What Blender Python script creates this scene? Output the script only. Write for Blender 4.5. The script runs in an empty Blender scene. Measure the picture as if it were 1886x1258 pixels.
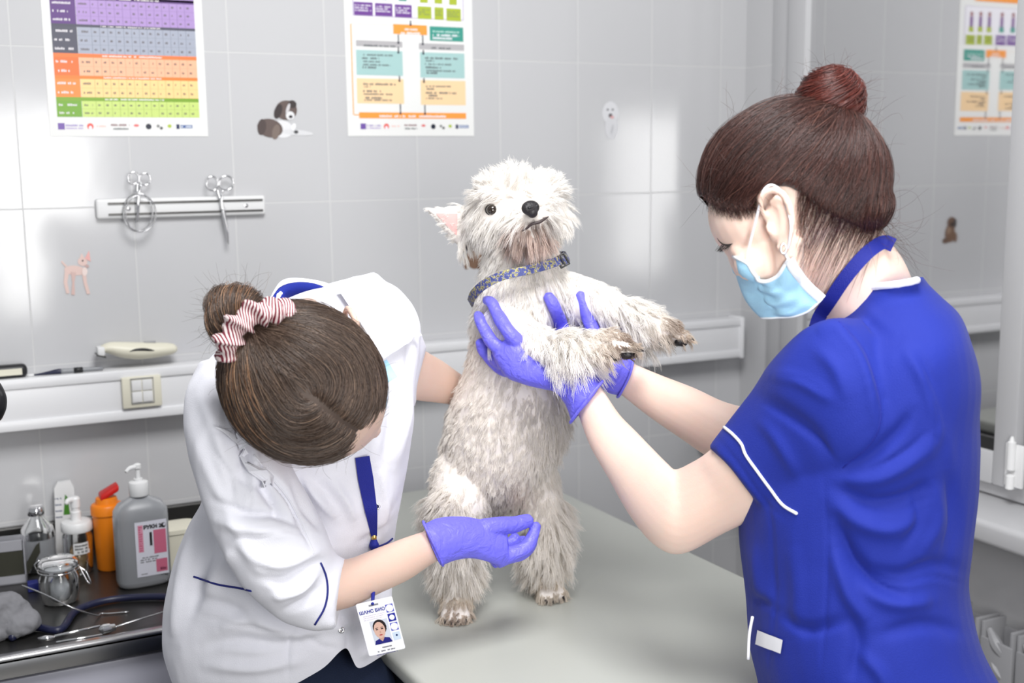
import bpy, bmesh, math, random
import numpy as np
from mathutils import Vector, Matrix
from mathutils.bvhtree import BVHTree
rng = np.random.default_rng(7)
random.seed(7)
S = bpy.context.scene
C = S.collection
PI = math.pi

# ---------------------------------------------------------------- camera
FPX, PITCH, ROLL = 2161.7, 0.15356, -0.01095      # focal length in pixels of the 1886 wide frame
CAMZ = 1.5
_cp, _sp, _c, _s = math.cos(PITCH), math.sin(PITCH), math.cos(ROLL), math.sin(ROLL)
TH = .458388                                        # the back wall runs along x; the camera is turned by this angle to it
_ct, _st = math.cos(TH), math.sin(TH)
def RW(x, y, z=0): return np.array([_ct*x+_st*y, -_st*x+_ct*y, z])   # camera-aligned ground axes -> wall-aligned axes
FH = RW(0, 1)
FW = RW(0, _cp, -_sp); _R = RW(1.0, 0, 0); _U = RW(0, _sp, _cp)
RT = _c*_R + _s*_U; UP = -_s*_R + _c*_U
CAM = np.array([0, 0, CAMZ])
cd = bpy.data.cameras.new('camera'); cam = bpy.data.objects.new('camera', cd); C.objects.link(cam)
cd.sensor_width = 36; cd.lens = FPX/1886*36; cd.clip_start = .05
cam.matrix_world = Matrix([[RT[i], UP[i], -FW[i], CAM[i]] for i in range(3)] + [[0, 0, 0, 1]])
cd.dof.use_dof = True; cd.dof.focus_distance = 1.57; cd.dof.aperture_fstop = 4.6
S.camera = cam

# ---------------------------------------------------------------- light
S.view_settings.view_transform = 'Standard'; S.view_settings.look = 'None'
S.view_settings.exposure = 0.12; S.view_settings.gamma = 1; S.view_settings.use_curve_mapping = False
wd = bpy.data.worlds.new('room_daylight'); S.world = wd; wd.use_nodes = True
bg = wd.node_tree.nodes['Background']; bg.inputs[0].default_value = (.93, .96, 1, 1); bg.inputs[1].default_value = .33
def area(name, loc, target, sx, sy, energy, col=(1, 1, 1)):
    l = bpy.data.lights.new(name, 'AREA'); l.shape = 'RECTANGLE'; l.size = sx; l.size_y = sy; l.energy = energy; l.color = col
    o = bpy.data.objects.new(name, l); C.objects.link(o); o.location = loc
    o.rotation_euler = (Vector(target)-Vector(loc)).to_track_quat('-Z', 'Y').to_euler(); return o
area('softbox_light', RW(.40, .10, 1.33), RW(.40, 1.6, 1.33), .46, .76, 15, (1, .99, .97))
area('overhead_fill', RW(.15, .75, 2.70), RW(-.10, 1.8, 1.0), .8, .8, 42, (1, 1, 1))  # fill lamp added overhead to brighten the scene, no such fixture known

# ---------------------------------------------------------------- picture -> place
def ray(px, py): return FW + RT*(px-943)/FPX - UP*(py-629)/FPX
def P(px, py, Y):
    "the point seen at picture position (px,py) that lies Y metres ahead of the camera"
    d = ray(px, py); return CAM + d*(Y/(d@FH))
def PZ(px, py, z):
    d = ray(px, py); return CAM + d*((z-CAMZ)/d[2])
WD = np.array([1.0, 0, 0]); WN = np.array([0, 1.0, 0])   # along the back wall, into the back wall
D0, U0, UC = 2.4, .16055, 1.675
WO = WN*D0 + WD*U0
def WL(u, out, z): return WO + WD*u - WN*out + np.array([0, 0, z])
def WP(px, py, out=0):
    d = ray(px, py); X = d*((D0-out)/(d@WN)); return X@WD-U0, X[2]+CAMZ
CO = WO + WD*UC
def RL(al, out, z): return CO - WN*al - WD*out + np.array([0, 0, z])
def proj(V):
    d = V-CAM; f = d@FW
    return 943+FPX*(d@RT)/f, 629-FPX*(d@UP)/f

# ---------------------------------------------------------------- materials
def nodes(name):
    m = bpy.data.materials.new(name); m.use_nodes = True
    nt = m.node_tree; b = nt.nodes['Principled BSDF']; return m, nt, b
def mat(name, col, rough=.5, metal=0, bump=0, bscale=200, spec=.5, sheen=0, trans=0, coat=0, sss=0, var=0, vscale=8, ior=1.45, alpha=1):
    m, nt, b = nodes(name)
    b.inputs['Base Color'].default_value = (*col, 1); b.inputs['Roughness'].default_value = rough
    b.inputs['Metallic'].default_value = metal; b.inputs['Specular IOR Level'].default_value = spec
    b.inputs['Sheen Weight'].default_value = sheen; b.inputs['Transmission Weight'].default_value = trans
    b.inputs['Coat Weight'].default_value = coat; b.inputs['IOR'].default_value = ior; b.inputs['Alpha'].default_value = alpha
    if sss:
        b.inputs['Subsurface Weight'].default_value = sss; b.inputs['Subsurface Scale'].default_value = .006
        b.inputs['Subsurface Radius'].default_value = (1, .4, .25)
    tc = nt.nodes.new('ShaderNodeTexCoord')
    if bump:
        n = nt.nodes.new('ShaderNodeTexNoise'); n.inputs['Scale'].default_value = bscale; n.inputs['Detail'].default_value = 4
        bp = nt.nodes.new('ShaderNodeBump'); bp.inputs['Strength'].default_value = bump; bp.inputs['Distance'].default_value = .002
        nt.links.new(tc.outputs['Object'], n.inputs['Vector']); nt.links.new(n.outputs[0], bp.inputs['Height']); nt.links.new(bp.outputs[0], b.inputs['Normal'])
    if var:
        n = nt.nodes.new('ShaderNodeTexNoise'); n.inputs['Scale'].default_value = vscale; n.inputs['Detail'].default_value = 5
        r = nt.nodes.new('ShaderNodeMixRGB'); r.inputs[1].default_value = (*[c*(1-var) for c in col], 1); r.inputs[2].default_value = (*[min(1, c*(1+var)) for c in col], 1)
        nt.links.new(tc.outputs['Object'], n.inputs['Vector']); nt.links.new(n.outputs[0], r.inputs[0]); nt.links.new(r.outputs[0], b.inputs['Base Color'])
    return m
def srgb(r, g, b):
    return tuple(((c/255)/12.92 if c/255 <= .04045 else ((c/255+.055)/1.055)**2.4) for c in (r, g, b))
def tile_mat(name, col, grout, w=.2, h=.3, off=(0, 0), rough=.1, mortar=.0022):
    m, nt, b = nodes(name)
    tc = nt.nodes.new('ShaderNodeTexCoord'); mp = nt.nodes.new('ShaderNodeMapping'); mp.inputs['Location'].default_value = (off[0], off[1], 0)
    br = nt.nodes.new('ShaderNodeTexBrick'); br.offset = 0; br.squash = 1
    for k, v in (('Scale', 1), ('Mortar Size', mortar), ('Mortar Smooth', .1), ('Bias', 0), ('Brick Width', w), ('Row Height', h)): br.inputs[k].default_value = v
    br.inputs['Color1'].default_value = (*col, 1); br.inputs['Color2'].default_value = (*[c*.985 for c in col], 1); br.inputs['Mortar'].default_value = (*grout, 1)
    nt.links.new(tc.outputs['Object'], mp.inputs[0]); nt.links.new(mp.outputs[0], br.inputs['Vector']); nt.links.new(br.outputs['Color'], b.inputs['Base Color'])
    rr = nt.nodes.new('ShaderNodeMapRange'); rr.inputs['To Min'].default_value = rough; rr.inputs['To Max'].default_value = .8
    nt.links.new(br.outputs['Fac'], rr.inputs['Value']); nt.links.new(rr.outputs[0], b.inputs['Roughness'])
    bp = nt.nodes.new('ShaderNodeBump'); bp.invert = True; bp.inputs['Strength'].default_value = .6; bp.inputs['Distance'].default_value = .0012
    ns = nt.nodes.new('ShaderNodeTexNoise'); ns.inputs['Scale'].default_value = 9; ns.inputs['Detail'].default_value = 2
    b2 = nt.nodes.new('ShaderNodeBump'); b2.inputs['Strength'].default_value = .25; b2.inputs['Distance'].default_value = .0015
    nt.links.new(tc.outputs['Object'], ns.inputs['Vector']); nt.links.new(ns.outputs[0], b2.inputs['Height'])
    nt.links.new(br.outputs['Fac'], bp.inputs['Height']); nt.links.new(b2.outputs[0], bp.inputs['Normal']); nt.links.new(bp.outputs[0], b.inputs['Normal'])
    return m
def print_mat(name, rough=.35):
    m, nt, b = nodes(name); a = nt.nodes.new('ShaderNodeAttribute'); a.attribute_name = 'Col'
    nt.links.new(a.outputs['Color'], b.inputs['Base Color']); b.inputs['Roughness'].default_value = rough; return m
M = {}
M['print'] = print_mat('printed_paper'); M['printcard'] = print_mat('printed_card', .25)
M['pvc'] = mat('shaded_white_pvc', srgb(182, 182, 184), .35)  # white plastic, with shade on window and sill put into its grey
M['trunk'] = mat('white_trunking', srgb(226, 226, 228), .3)
M['steel'] = mat('brushed_steel', (.55, .55, .56), .25, 1)
M['chrome'] = mat('polished_steel', (.75, .75, .76), .1, 1)
M['darksteel'] = mat('dark_steel', (.10, .098, .095), .32, .9)
M['black'] = mat('black_plastic', (.012, .012, .014), .4)
M['navy'] = mat('navy_rubber', (.01, .012, .04), .35)
M['white'] = mat('white_plastic', srgb(225, 225, 225), .35)
M['cream'] = mat('cream_plastic', srgb(222, 218, 200), .4)
M['frost'] = mat('frosted_plastic', srgb(150, 152, 156), .35, trans=.25)
M['orange'] = mat('orange_plastic', srgb(235, 130, 20), .4)
M['red'] = mat('red_plastic', srgb(200, 30, 25), .4)
M['glass'] = mat('clear_glass', (.95, .97, .97), .03, trans=1, ior=1.45)
M['paper'] = mat('white_paper', srgb(230, 230, 228), .8)
M['gold'] = mat('brass', (.7, .5, .15), .3, 1)

# ---------------------------------------------------------------- objects
def tag(o, label=None, cat=None, group=None, kind=None):
    for k, v in (('label', label), ('category', cat), ('group', group), ('kind', kind)):
        if v: o[k] = v
    return o
def thing(name, label, cat, loc, group=None):
    o = bpy.data.objects.new(name, None); o.empty_display_size = .02; C.objects.link(o); o.location = [float(v) for v in loc]
    return tag(o, label, cat, group)
def rootloc(p):
    l = Vector((0, 0, 0))
    while p is not None: l += p.location; p = p.parent
    return np.array(l)
def obj(name, geo, m, parent=None, smooth=False, angle=None, loc=None, label=None):
    "geo = (verts, faces) in world coordinates or a bmesh; material m or list of materials"
    me = bpy.data.meshes.new(name)
    if isinstance(geo, bmesh.types.BMesh):
        geo.to_mesh(me); geo.free()
    elif isinstance(geo, bpy.types.Mesh): me = geo; me.name = name
    else:
        me.from_pydata([tuple(map(float, v)) for v in geo[0]], [], [tuple(map(int, f)) for f in geo[1]])
    base = rootloc(parent) if parent is not None else np.zeros(3)
    l = np.zeros(3) if loc is None else np.array(loc, float)
    off = base+l
    n = len(me.vertices); co = np.empty(n*3); me.vertices.foreach_get('co', co); co = co.reshape(-1, 3)-off; me.vertices.foreach_set('co', co.ravel())
    for mm in (m if isinstance(m, (list, tuple)) else [m]): me.materials.append(mm)
    if smooth:
        me.polygons.foreach_set('use_smooth', [True]*len(me.polygons))
        if angle is not None: me.set_sharp_from_angle(angle=angle)
    me.update()
    o = bpy.data.objects.new(name, me); C.objects.link(o); o.location = l
    if parent is not None: o.parent = parent
    if label: o['label'] = label
    return o
def merge(*gs):
    V, F, k = [], [], 0
    for v, f in gs:
        v = np.asarray(v, float).reshape(-1, 3); V.append(v); F += [tuple(i+k for i in q) for q in f]; k += len(v)
    return np.vstack(V), F
def box(fr, x0, x1, y0, y1, z0, z1, bev=0, seg=2):
    "box in the frame function fr(a,b,c)"
    bm = bmesh.new(); bmesh.ops.create_cube(bm, size=1)
    for v in bm.verts: v.co = ((x0+x1)/2+v.co.x*(x1-x0), (y0+y1)/2+v.co.y*(y1-y0), (z0+z1)/2+v.co.z*(z1-z0))
    if bev: bmesh.ops.bevel(bm, geom=bm.edges[:], offset=bev, segments=seg, profile=.5, affect='EDGES')
    V = np.array([fr(*v.co) for v in bm.verts]); F = [[v.index for v in f.verts] for f in bm.faces]; bm.free(); return V, F
def W0(x, y, z): return np.array([x, y, z], float)
def frames(pts):
    pts = np.asarray(pts, float); T = np.gradient(pts, axis=0); T /= np.linalg.norm(T, axis=1)[:, None]+1e-12
    a = np.array([0, 0, 1.0]) if abs(T[0][2]) < .9 else np.array([1.0, 0, 0])
    N = np.cross(T[0], a); N /= np.linalg.norm(N); out = []
    for t in T:
        N = N-t*(N@t); N /= np.linalg.norm(N)+1e-12; out.append((N, np.cross(t, N)))
    return T, out
def smoothpath(pts, k=6):
    "Catmull-Rom through rows (any dimension)"
    p = np.asarray(pts, float)
    if len(p) < 3:
        return np.array([p[0]+(p[-1]-p[0])*i/k for i in range(k+1)])
    q = np.vstack([2*p[0]-p[1], p, 2*p[-1]-p[-2]]); out = []
    for i in range(1, len(q)-2):
        for j in range(k):
            t = j/k; a, b, c, d = q[i-1], q[i], q[i+1], q[i+2]
            out.append(.5*((2*b)+(-a+c)*t+(2*a-5*b+4*c-d)*t*t+(-a+3*b-3*c+d)*t**3))
    out.append(p[-1]); return np.array(out)
def tube(pts, r, n=12, k=6, cap=True, smooth=True, close=False):
    pts = np.asarray(pts, float); r = np.full(len(pts), r, float) if np.isscalar(r) else np.asarray(r, float)
    pr = np.hstack([pts, r[:, None]])
    if smooth: pr = smoothpath(pr, k)
    if close: pr = pr[:-1]
    pts, r = pr[:, :3], np.maximum(pr[:, 3], 1e-5)
    T, fr = frames(pts)
    V = []; a = np.linspace(0, 2*PI, n, endpoint=False)
    for p, rr, (N, B) in zip(pts, r, fr): V.append(p+rr*(np.cos(a)[:, None]*N+np.sin(a)[:, None]*B))
    m = len(pts); F = []
    for i in range(m if close else m-1):
        for j in range(n):
            i2 = (i+1) % m; F.append((i*n+j, i*n+(j+1) % n, i2*n+(j+1) % n, i2*n+j))
    V = np.vstack(V)
    if cap and not close:
        # rounded ends
        V = np.vstack([V, pts[0]-T[0]*r[0]*.6, pts[-1]+T[-1]*r[-1]*.6]); c0, c1 = len(V)-2, len(V)-1
        for j in range(n): F.append((c0, (j+1) % n, j)); F.append((c1, (m-1)*n+j, (m-1)*n+(j+1) % n))
    return V, F
def loft(rows, n=28, k=5, p=2.0, cap=True):
    """rows of (ax,ay,bx,by,Y,thick[,dY]): the ring spans the two picture points a and b at distance Y (b at Y+dY) and is 'thick' half deep"""
    R = smoothpath([(*r, 0) if len(r) == 6 else r for r in rows], k)
    a = np.linspace(0, 2*PI, n, endpoint=False); ca, sa = np.cos(a), np.sin(a)
    ca = np.sign(ca)*np.abs(ca)**(2/p); sa = np.sign(sa)*np.abs(sa)**(2/p); V = []; cen = []
    for r in R:
        A, B = P(r[0], r[1], r[4]), P(r[2], r[3], r[4]+r[6]); c = (A+B)/2; x = (B-A)/2; xn = x/np.linalg.norm(x)
        v = FW-xn*(FW@xn); v /= np.linalg.norm(v); V.append(c+ca[:, None]*x+sa[:, None]*v*r[5]); cen.append(c)
    m = len(R); F = []
    for i in range(m-1):
        for j in range(n): F.append((i*n+j, i*n+(j+1) % n, (i+1)*n+(j+1) % n, (i+1)*n+j))
    V = np.vstack(V)
    if cap:
        V = np.vstack([V, cen[0], cen[-1]]); c0, c1 = len(V)-2, len(V)-1
        for j in range(n): F.append((c0, (j+1) % n, j)); F.append((c1, (m-1)*n+j, (m-1)*n+(j+1) % n))
    return V, F
def ell(c, r, R=None, seg=20, rings=12):
    "ellipsoid: centre, radii, optional 3x3 columns"
    R = np.eye(3) if R is None else np.asarray(R); c = np.asarray(c, float); V = [[0, 0, 1.0]]
    for i in range(1, rings):
        t = PI*i/rings
        for j in range(seg): a = 2*PI*j/seg; V.append([math.sin(t)*math.cos(a), math.sin(t)*math.sin(a), math.cos(t)])
    V.append([0, 0, -1.0]); V = np.array(V)*np.array(r); V = V@R.T+c; F = []
    for j in range(seg): F.append((0, 1+j, 1+(j+1) % seg))
    for i in range(rings-2):
        for j in range(seg): b = 1+i*seg; F.append((b+j, b+seg+j, b+seg+(j+1) % seg, b+(j+1) % seg))
    b = 1+(rings-2)*seg; e = len(V)-1
    for j in range(seg): F.append((b+j, e, b+(j+1) % seg))
    return V, F
def lathe(fr, prof, n=28, sx=1, sy=1, p=2.0, cap=True):
    "profile [(radius,height)] turned in the frame function fr(x,y,z)"
    a = np.linspace(0, 2*PI, n, endpoint=False); ca, sa = np.cos(a), np.sin(a)
    ca = np.sign(ca)*np.abs(ca)**(2/p); sa = np.sign(sa)*np.abs(sa)**(2/p); V, F = [], []
    for r, z in prof:
        for j in range(n): V.append(fr(r*ca[j]*sx, r*sa[j]*sy, z))
    m = len(prof)
    for i in range(m-1):
        for j in range(n): F.append((i*n+j, i*n+(j+1) % n, (i+1)*n+(j+1) % n, (i+1)*n+j))
    if cap:
        F.append(tuple(range(n-1, -1, -1))); F.append(tuple((m-1)*n+j for j in range(n)))
    return np.array(V), F
def frame_at(o, x=(1, 0, 0), y=(0, 1, 0), z=(0, 0, 1)):
    o, x, y, z = (np.array(v, float) for v in (o, x, y, z)); return lambda a, b, c: o+x*a+y*b+z*c
def fix_normals(geo):
    bm = bmesh.new(); vs = [bm.verts.new(tuple(v)) for v in geo[0]]
    for f in geo[1]:
        try: bm.faces.new([vs[i] for i in f])
        except ValueError: pass
    bmesh.ops.recalc_face_normals(bm, faces=bm.faces[:]); return bm
def fuse(geos, voxel=.004, smooth=8, fac=.5):
    "one continuous surface grown from overlapping closed pieces"
    V, F = merge(*[g for g in geos]); me = bpy.data.meshes.new('t')
    bms = [fix_normals(g) for g in geos]; big = bmesh.new()
    for b in bms:
        t = bpy.data.meshes.new('q'); b.to_mesh(t); b.free(); big.from_mesh(t); bpy.data.meshes.remove(t)
    big.to_mesh(me); big.free()
    o = bpy.data.objects.new('t', me); C.objects.link(o)
    m1 = o.modifiers.new('r', 'REMESH'); m1.mode = 'VOXEL'; m1.voxel_size = voxel
    if smooth: m2 = o.modifiers.new('s', 'SMOOTH'); m2.factor = fac; m2.iterations = smooth
    dg = bpy.context.evaluated_depsgraph_get(); dg.update()
    r = bpy.data.meshes.new_from_object(o.evaluated_get(dg)); bpy.data.objects.remove(o); bpy.data.meshes.remove(me)
    return r
def mverts(me):
    n = len(me.vertices); co = np.empty(n*3); me.vertices.foreach_get('co', co); return co.reshape(-1, 3)
def mnorm(me):
    n = len(me.vertices); co = np.empty(n*3); me.vertices.foreach_get('normal', co); return co.reshape(-1, 3)
def setv(me, co): me.vertices.foreach_set('co', np.asarray(co).ravel()); me.update()
def trim_mesh(me, bad, it=8):
    "remove the marked vertices and even out the new edge"
    bm = bmesh.new(); bm.from_mesh(me); bm.verts.ensure_lookup_table(); bmesh.ops.delete(bm, geom=[bm.verts[i] for i in np.nonzero(bad)[0]], context='VERTS')
    bmesh.ops.delete(bm, geom=[v for v in bm.verts if not v.link_faces], context='VERTS')
    for _ in range(it):
        new = {}
        for v in bm.verts:
            nb = [e.other_vert(v) for e in v.link_edges if e.is_boundary]
            if len(nb) == 2: new[v] = v.co*.4+(nb[0].co+nb[1].co)*.3
        for v, c in new.items(): v.co = c
    bm.to_mesh(me); bm.free()
def bvh(me):
    return BVHTree.FromPolygons([tuple(v) for v in mverts(me)], [tuple(p.vertices) for p in me.polygons])
def hit(tree, px, py, off=0, Ydef=None):
    d = ray(px, py); d = d/np.linalg.norm(d); loc, nor, i, dist = tree.ray_cast(Vector(CAM), Vector(d))
    if loc is None: return P(px, py, Ydef) if Ydef else None
    n = np.array(nor);
    if n@d > 0: n = -n
    return np.array(loc)+n*off
def sl(a, b, x): t = np.clip((x-a)/(b-a+1e-12), 0, 1); return t*t*(3-2*t)
def folds(me, lines, facing=True):
    "raise or sink the cloth along lines given as (points in the picture, height in m, width in pixels)"
    V = mverts(me); N = mnorm(me); x, y = proj(V); vd = V-CAM; vd /= np.linalg.norm(vd, axis=1)[:, None]
    w = np.clip(-(N*vd).sum(1)*2.2, 0, 1) if facing else 1
    D = np.zeros(len(V))
    for pts, amp, wid in lines:
        pts = smoothpath([(*q,) for q in pts], 5) if len(pts) > 2 else np.asarray(pts, float)
        best = np.full(len(V), 1e9); tt = np.zeros(len(V)); L = np.linalg.norm(np.diff(pts, axis=0), axis=1); cum = np.concatenate([[0], np.cumsum(L)])
        for i in range(len(pts)-1):
            a, b = pts[i], pts[i+1]; ab = b-a; t = np.clip(((x-a[0])*ab[0]+(y-a[1])*ab[1])/(ab@ab+1e-9), 0, 1)
            d = np.hypot(x-a[0]-t*ab[0], y-a[1]-t*ab[1]); u = d < best; best[u] = d[u]; tt[u] = ((cum[i]+t*L[i])/cum[-1])[u]
        e = np.sin(PI*np.clip(tt, 0.02, .98))**.6
        D += amp*e*np.exp(-(best/wid)**2)
    setv(me, V+N*(D*w)[:, None])
def wavy(me, amp, freq, seed=1, octs=3, stretch=(1, 1, 1)):
    r = np.random.default_rng(seed); V = mverts(me); N = mnorm(me); D = np.zeros(len(V)); X = V*np.array(stretch)
    for o in range(octs):
        for i in range(6):
            k = r.normal(size=3); k /= np.linalg.norm(k); k *= freq*2**o*r.uniform(.7, 1.3)
            D += np.sin(X@k+r.uniform(0, 6.28)+2*np.sin(X@(r.normal(size=3)*freq*.5)))/2**o
    setv(me, V+N*(D*amp/4)[:, None])
def strands(name, pts, rad, tip, m, parent=None, label=None):
    "pts (n strands, k points, 3)"
    n, k, _ = pts.shape; base = rootloc(parent) if parent is not None else np.zeros(3)
    hc = bpy.data.hair_curves.new(name); hc.add_curves([k]*n)
    hc.points.foreach_set('position', (pts-base).astype(np.float32).ravel())
    rad = np.asarray(rad, float); rad = np.full(n, rad) if rad.ndim == 0 else rad
    prof = np.linspace(1, 0, k)**.6*(1-tip)+tip
    ra = hc.attributes.get('radius') or hc.attributes.new('radius', 'FLOAT', 'POINT')
    ra.data.foreach_set('value', (rad[:, None]*prof).astype(np.float32).ravel())
    hc.materials.append(m); o = bpy.data.objects.new(name, hc); C.objects.link(o)
    if parent is not None: o.parent = parent
    if label: o['label'] = label
    return o
def hair_mat(name, c1, c2, rough=.4, spec=.4, c3=None):
    m, nt, b = nodes(name); h = nt.nodes.new('ShaderNodeHairInfo'); r = nt.nodes.new('ShaderNodeValToRGB')
    r.color_ramp.elements[0].color = (*c1, 1); r.color_ramp.elements[1].color = (*c2, 1)
    if c3: e = r.color_ramp.elements.new(.93); e.color = (*c2, 1); r.color_ramp.elements[2].color = (*c3, 1)
    nt.links.new(h.outputs['Random'], r.inputs[0]); nt.links.new(r.outputs[0], b.inputs['Base Color'])
    b.inputs['Roughness'].default_value = rough; b.inputs['Specular IOR Level'].default_value = spec; return m
def text_geo(body, size, fr, bold=0, align='LEFT'):
    cu = bpy.data.curves.new('t', 'FONT'); cu.body = body; cu.size = size; cu.align_x = align; cu.offset = bold; cu.resolution_u = 3
    o = bpy.data.objects.new('t', cu); C.objects.link(o); dg = bpy.context.evaluated_depsgraph_get(); dg.update()
    me = bpy.data.meshes.new_from_object(o.evaluated_get(dg)); V = [fr(v.co.x, v.co.y, v.co.z) for v in me.vertices]; F = [tuple(p.vertices) for p in me.polygons]
    bpy.data.objects.remove(o); bpy.data.curves.remove(cu); bpy.data.meshes.remove(me); return V, F
class Print:
    "flat printed artwork: coloured shapes on a sheet, in sheet coordinates (a,b), frame fr(a,b,height)"
    def __init__(s, fr): s.fr = fr; s.V = []; s.F = []; s.col = []; s.h = 0
    def poly(s, pts, col, h):
        k = len(s.V); s.V += [s.fr(a, b, h) for a, b in pts]; s.F.append(tuple(range(k, k+len(pts)))); s.col.append(col)
    def rect(s, a0, b0, a1, b1, col, h): s.poly([(a0, b0), (a1, b0), (a1, b1), (a0, b1)], col, h)
    def disc(s, a, b, ra, rb, col, h, n=16, rot=0):
        s.poly([(a+ra*math.cos(t)*math.cos(rot)-rb*math.sin(t)*math.sin(rot), b+ra*math.cos(t)*math.sin(rot)+rb*math.sin(t)*math.cos(rot)) for t in np.linspace(0, 2*PI, n, endpoint=False)], col, h)
    def words(s, a0, a1, b, hh, col, h, seed=0):
        r = random.Random(seed+int(b*1e4)); a = a0
        while a < a1:
            w = hh*r.uniform(.5, .9)
            if r.random() > .16: s.rect(a, b, min(a+w*.72, a1), b+hh*r.choice([1, 1, .8]), col, h)
            a += w
    def text(s, body, a, b, size, col, h, bold=0, vert=False):
        V, F = text_geo(body, size, (lambda x, y, z: (a-y, b+x, 0)) if vert else (lambda x, y, z: (a+x, b+y, 0)), bold)
        k = len(s.V); s.V += [s.fr(v[0], v[1], h) for v in V]
        for f in F: s.F.append(tuple(i+k for i in f)); s.col.append(col)
    def build(s, name, m, parent=None, label=None):
        o = obj(name, (s.V, s.F), m, parent, label=label); me = o.data
        ca = me.color_attributes.new('Col', 'FLOAT_COLOR', 'CORNER'); arr = []
        for p, c in zip(me.polygons, s.col): arr += [(*c, 1)]*p.loop_total
        ca.data.foreach_set('color', np.array(arr, float).ravel()); return o
# ---------------------------------------------------------------- the room
def wallmesh(name, fr, a0, a1, z0, z1, m, th=.12, holes=None):
    "wall whose own axes are (along, up, out) so that the tile pattern follows it"
    o0, ox, oy = fr(0, 0, 0), fr(1, 0, 0)-fr(0, 0, 0), fr(0, 0, 1)-fr(0, 0, 0); on = np.cross(ox, oy)
    mw = Matrix([[ox[i], oy[i], on[i], o0[i]] for i in range(3)]+[[0, 0, 0, 1]])
    out = (fr(0, 1, 0)-fr(0, 0, 0)); s = 1 if on@out > 0 else -1
    V, F = [], []
    for (x0, x1, y0, y1) in (holes or [(a0, a1, z0, z1)]):
        v, f = box(W0, x0, x1, y0, y1, -s*th if s > 0 else 0, 0 if s > 0 else th)
        k = len(V); V += list(v); F += [tuple(i+k for i in q) for q in f]
    me = bpy.data.meshes.new(name); me.from_pydata([tuple(v) for v in V], [], F); me.materials.append(m)
    o = bpy.data.objects.new(name, me); C.objects.link(o); o.matrix_world = mw; return tag(o, kind='structure')
TB = 1.5-.082
tile = tile_mat('glazed_tile', (.55, .55, .562), (.61, .61, .61), mortar=.0015, off=(0, -(TB-.3*5)), rough=.13)
tile2 = tile_mat('glazed_tile_side', (.55, .55, .562), (.61, .61, .61), mortar=.0015, off=(.083, -(TB-.3*5)), rough=.13)
wallmesh('wall_back', WL, -1.7, UC+.12, 0, 2.9, tile)
GA0, GA1, GZ0 = .254, .832, .945                       # glazed part of the side window
wallmesh('wall_right', RL, 0, 3.0, 0, 2.9, tile2, holes=[(0, .117, 0, 2.9), (.117, 1.9, 0, .84), (1.9, 3.0, 0, 2.9), (.117, 1.9, 2.45, 2.9)])
M['floor'] = tile_mat('floor_tile', srgb(120, 118, 114), srgb(90, 88, 85), w=.4, h=.4, rough=.35)
fl = obj('floor', box(W0, -1.75, 2.1, -1.2, 2.52, -.1, 0), M['floor']); tag(fl, kind='structure')

# window on the right wall
win = thing('window_1', 'tall white plastic window on the side wall, its pane reflecting the tiled wall', None, RL(.55, 0, .84)); tag(win, kind='structure')
def bx(fr, *a, bev=0, seg=2): return box(fr, *a, bev=bev, seg=seg)
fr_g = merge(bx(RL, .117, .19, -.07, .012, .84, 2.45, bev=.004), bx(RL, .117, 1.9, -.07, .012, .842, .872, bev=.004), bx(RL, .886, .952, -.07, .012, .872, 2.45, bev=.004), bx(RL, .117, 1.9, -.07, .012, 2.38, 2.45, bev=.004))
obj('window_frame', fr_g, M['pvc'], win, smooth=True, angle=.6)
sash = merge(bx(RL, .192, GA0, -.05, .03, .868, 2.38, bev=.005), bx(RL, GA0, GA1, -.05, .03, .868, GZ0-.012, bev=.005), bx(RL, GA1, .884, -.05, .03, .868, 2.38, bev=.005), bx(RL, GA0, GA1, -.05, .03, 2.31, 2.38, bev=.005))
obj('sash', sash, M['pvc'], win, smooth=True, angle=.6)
M['gasket'] = mat('rubber_gasket', (.02, .02, .02), .5)
obj('gasket', merge(bx(RL, GA0, GA1, -.03, .022, GZ0-.012, GZ0+.012), bx(RL, GA1-.003, GA1+.001, -.03, .018, GZ0, 2.31)), M['gasket'], win)
mm, nt, b = nodes('mirrored_glass'); b.inputs['Base Color'].default_value = (.66, .66, .665, 1); b.inputs['Metallic'].default_value = 1; b.inputs['Roughness'].default_value = .03
obj('pane', bx(RL, GA0, GA1, -.024, .014, GZ0+.005, 2.31), mm, win)
obj('pane', bx(RL, .955, 1.9, -.024, -.004, .872, 2.38), mm, win)
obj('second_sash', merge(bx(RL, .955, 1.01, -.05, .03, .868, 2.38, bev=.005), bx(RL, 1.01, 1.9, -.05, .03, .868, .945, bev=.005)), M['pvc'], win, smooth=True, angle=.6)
hg = merge(tube([RL(.886, .042, .875), RL(.886, .042, .90)], .008, smooth=False), tube([RL(.886, .042, .912), RL(.886, .042, .965)], .008, smooth=False), bx(RL, .868, .908, .03, .037, .878, .96, bev=.001), tube([RL(.886, .042, .965), RL(.886, .042, .975)], [.006, .003], smooth=False))
obj('hinge', hg, M['white'], win, smooth=True, angle=.7)
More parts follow.
